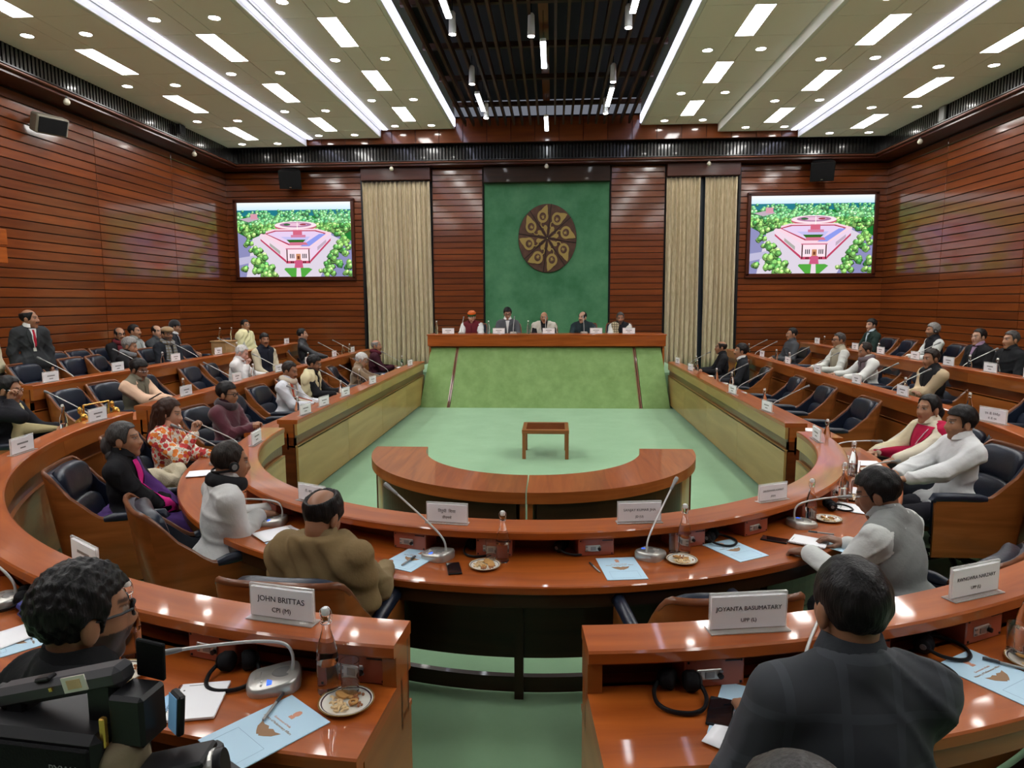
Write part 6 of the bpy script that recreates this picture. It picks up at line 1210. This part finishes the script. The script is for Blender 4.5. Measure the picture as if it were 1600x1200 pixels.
o = phone((-4.680, 7.983, 1.063), -60, 'phone held by the man in olive vest'); o.rotation_euler = (R(30), 0, R(-80))
# headphones lying about
def headphones(p, rz, label):
    t = thing('headphones', label, 'headphones', p, R(rz), 'loose black headphones')
    ob('band', MB().tube(smooth_path([(-.062, .05, .03), (-.08, .0, .018), (-.07, -.06, .012), (-.03, -.092, .01), (.03, -.092, .01), (.07, -.06, .012), (.08, 0, .018), (.062, .05, .03)], 5), .007, 6), 'black_plastic', t, sm=60)
    for s in (-1, 1):
        m = MB(); m.tube([(s*.06, .055, .034), (s*.048, .052, .034), (s*.022, .048, .034), (s*.014, .046, .034)], [.024, .033, .034, .026], 16); ob('ear_pad', m, 'black_soft', t, sm=60); ob('ear_shell', MB().tube([(s*.06, .055, .034), (s*.068, .057, .034)], [.026, .018], 14), 'black_plastic', t, sm=50); ob('badge', MB().tube([(s*.068, .057, .034), (s*.070, .0575, .034)], [.011, .010], 10), 'mid_grey', t)
for (p, rz, w) in [((0.590, 2.052, 0.950), -8, 'beside the phone on near right desk'), ((1.432, 2.233, 0.950), 100, 'right of the suited man'), ((1.568, 2.402, 0.950), 70, 'under the ledge right of the suited man'), ((-0.880, 2.092, 0.950), 10, 'beside the near left microphone'), ((-2.068, 2.574, 0.950), -60, 'at far left of near desk'), ((-0.240, 3.731, 0.780), 5, 'behind the left snack plate on inner desk'), ((0.283, 3.769, 0.780), 70, 'under the ledge at middle of inner desk'), ((1.171, 3.960, 0.780), 60, 'behind the inner blue folder at right'), ((2.126, 4.652, 0.780), 90, 'behind the half eaten snack plate'), ((-1.788, 4.442, 0.780), -80, 'under the ledge before the pale grey jacket')]: headphones(p, rz, 'black headphones lying on desk '+w)
# odds and ends
t = thing('spectacle_case', 'open blue spectacle case at far left of near desk', 'case', (-1.886, 2.459, 0.950), R(-35)); ob('lower_shell', MB().box((0, 0, .016), (.15, .06, .03), bev=.014), 'blue_case', t, sm=40); o = ob('lid', MB().box((0, .012, .052), (.15, .055, .022), bev=.01), 'blue_case', t, sm=40); o.rotation_euler = (R(18), 0, 0)
t = thing('side_table', 'pale wooden box table in the left back corner', 'table', (-7.100, 14.660, 1.192), R(-10)); t.location.z = .36; ob('body', MB().box((0, 0, .5), (.36, .4, .98), bev=.006), 'carton', t); ob('top', MB().box((0, 0, 1.0), (.4, .44, .03), bev=.006), 'carton', t)
tx, ty = t.location.x, t.location.y
for dx, dy, w in ((-.05, -.05, 'front left'), (.12, .14, 'back right')): put(BO, BU, (tx+dx, ty+dy, 1.375), 0, 'glass water bottle on pale box table, '+w, 'water bottles on the desks')
t = thing('gold_trophy', 'golden figures holding a frame on left middle desk', 'ornament', (-4.33, 6.4, .95), R(84)); t.scale = (1.35, 1.35, 1.35)
ob('plinth', MB().box((0, 0, .015), (.36, .08, .03), bev=.005), 'gold', t); ob('frame', MB().tube([(-.12, 0, .03), (-.12, 0, .2), (.12, 0, .2), (.12, 0, .03)], .008, 6), 'gold', t)
for s in (-1, 1):
    V, Q = snet(lambda P: union([elp((s*.155, 0, .07), (.03, .04, .045)), elp((s*.155, -.03, .125), (.024, .026, .026)), cone((s*.155, -.05, .12), (s*.155, -.075, .06), .012, .007), cone((s*.14, -.02, .05), (s*.14, -.02, .02), .014, .016), cone((s*.17, -.02, .05), (s*.17, -.02, .02), .014, .016), elp((s*.155, 0, .17), (.016, .016, .03))], P, .012), np.array((s*.155-.07, -.11, .0)), np.array((s*.155+.07, .07, .23)), .008); ob('figure', np_mesh('figure', V, Q), 'gold', t)
fur = thing('fur_jacket', 'cream fur jacket draped over chair behind the floral coat', 'jacket', (-3.178, 5.565, 0.720), 0); r = np.random.default_rng(3)
pr_l = [cone((.16*cos(a)*.9, -.02+.12*sin(a), -.02+.06*sin(a*1.7)), (.16*cos(a+.5)*.9, -.02+.12*sin(a+.5), -.02+.06*sin((a+.5)*1.7)), .055, .055) for a in np.arange(0, 6.3, .5)]+[cone((-.12, -.05, -.06), (.14, -.06, -.1), .06, .05)]
V, Q = snet(lambda P: union(pr_l, P, .02)+.008*np.sin(P[:, 0]*60+P[:, 2]*40)*np.sin(P[:, 1]*55+P[:, 2]*30), np.array((-.3, -.28, -.25)), np.array((.3, .24, .2)), .012); plain('fur', (.6, .53, .38), .95, bump=1, bscale=160); ob('fur', np_mesh('fur', V, Q), 'fur', fur)
ob('lining', MB().box((0, -.03, -.03), (.18, .12, .05), bev=.02), 'fur', fur)
t = thing('eyeglasses', 'dark spectacles held in the floral coat woman\'s hand', 'glasses', (-3.020, 5.649, 1.118), R(-60)); m = MB()
for s in (-1, 1): ob('rim', MB().tube([(s*.03+.024*cos(a), 0, .018*sin(a)) for a in np.linspace(0, 2*PI, 15)], .0025, 5, False), 'plate_dark', t); ob('temple', MB().tube([(s*.055, 0, .005), (s*.05, -.11, .02)], .002, 5), 'plate_dark', t)
ob('bridge', MB().tube([(-.006, 0, .006), (.006, 0, .006)], .0022, 5), 'plate_dark', t)
# ================= video camera in the foreground =================
t = thing('video_camera', 'black professional video camera in bottom left foreground', 'camera', (-.5, 1.0, 1.5), R(-6))
def vb(nm, c, d, mat, rot=(0, 0, 0), bev=.006): o = ob(nm, MB().box((0, 0, 0), d, bev=bev), mat, t); o.location = c; o.rotation_euler = rot; return o
vb('body', (-.16, .0, -.05), (.3, .13, .16), 'black_plastic', bev=.012); vb('side_panel', (-.12, -.068, -.04), (.2, .008, .11), 'black_soft')
h = vb('handle', (-.12, .0, .075), (.25, .045, .036), 'dark_grey', (0, R(-15), 0), .01); vb('handle_post', (-.2, .0, .03), (.04, .04, .06), 'black_plastic'); vb('handle_post', (-.04, .0, .05), (.05, .04, .1), 'black_plastic')
ob('sticker', MB().box((.045, -.0235, .006), (.045, .002, .026)), 'plate_china', h); ob('sticker_print', MB().box((.045, -.025, .006), (.026, .001, .015)), 'cashew', h); ob('zoom_rocker', MB().box((-.02, -.01, .02), (.03, .02, .008), bev=.003), 'black_plastic', h); ob('button', MB().box((-.002, -.0235, .004), (.006, .003, .006)), 'gold', h)
text('PXW-X', .018, 'mid_grey', t, (-.06, -.0735, -.02), (R(90), 0, 0), name='lettering')
for x, z in ((-.1, -.075), (-.078, -.1)): o = ob('knob', MB().lathe([(0, 0), (.011, 0), (.011, .01), (.006, .013), (0, .013)], 14), 'silver_dark', t); o.location = (x, -.066, z); o.rotation_euler = (R(90), 0, 0)
vb('viewfinder', (.022, -.01, .045), (.062, .06, .085), 'black_plastic'); vb('eye_hood', (.028, .02, .12), (.05, .008, .07), 'black_soft', (R(8), R(8), 0), .002); vb('hinge', (-.012, -.045, .03), (.01, .01, .05), 'gold', bev=.002)
l = vb('monitor', (.085, .0, .045), (.03, .012, .075), 'black_plastic', (0, R(10), R(-28)), .003); ob('monitor_screen', MB().box((-.003, -.0068, 0), (.024, .001, .066)), 'phone_lit', l)
vb('control_block', (.1, -.02, -.045), (.12, .08, .05), 'dark_grey', (0, R(-12), R(10)), .008); vb('control_top', (.1, -.03, -.016), (.11, .06, .014), 'black_plastic', (0, R(-12), R(10)), .004)
for i in range(6): vb('control_button', (.085+.014*(i % 3), -.064, -.035-.012*(i//3)), (.008, .004, .006), 'mid_grey', bev=.001)
o = ob('focus_ring', MB().lathe([(0, -.02), (.026, -.02), (.028, -.016), (.028, .016), (.026, .02), (0, .02)], 22), 'black_plastic', t, sm=40); o.location = (.155, -.02, -.03); o.rotation_euler = (0, R(80), R(20)); q = ob('metal_band', MB().lathe([(.0285, -.006), (.0292, -.004), (.0292, .006), (.0285, .008)], 22, ring=True), 'silver', o)
vb('lower_grip', (.04, -.03, -.1), (.2, .06, .03), 'black_plastic', (0, R(-8), 0), .01); vb('record_button', (.02, -.062, -.088), (.012, .004, .008), 'red_mark', bev=.001); vb('battery', (.15, .0, -.09), (.07, .06, .08), 'dark_grey', (0, R(30), 0), .006); vb('tag', (.15, -.034, -.1), (.04, .002, .03), 'paper', (0, R(-10), 0), .0005)
V, Q = snet(lambda P: union([cone((-.04, .02, -.09), (.02, .03, -.03), .034, .028), cone((.0, .03, -.06), (-.05, .03, -.11), .034, .04)], P, .03)+.004*np.sin(P[:, 0]*90+P[:, 2]*60), np.array((-.15, -.06, -.22)), np.array((.13, .12, .06)), .009); ob('khaki_cloth', np_mesh('khaki_cloth', V, Q), 'khaki', t).location = (.0, -.055, .02)  # operator's khaki cloth, grouped with the camera
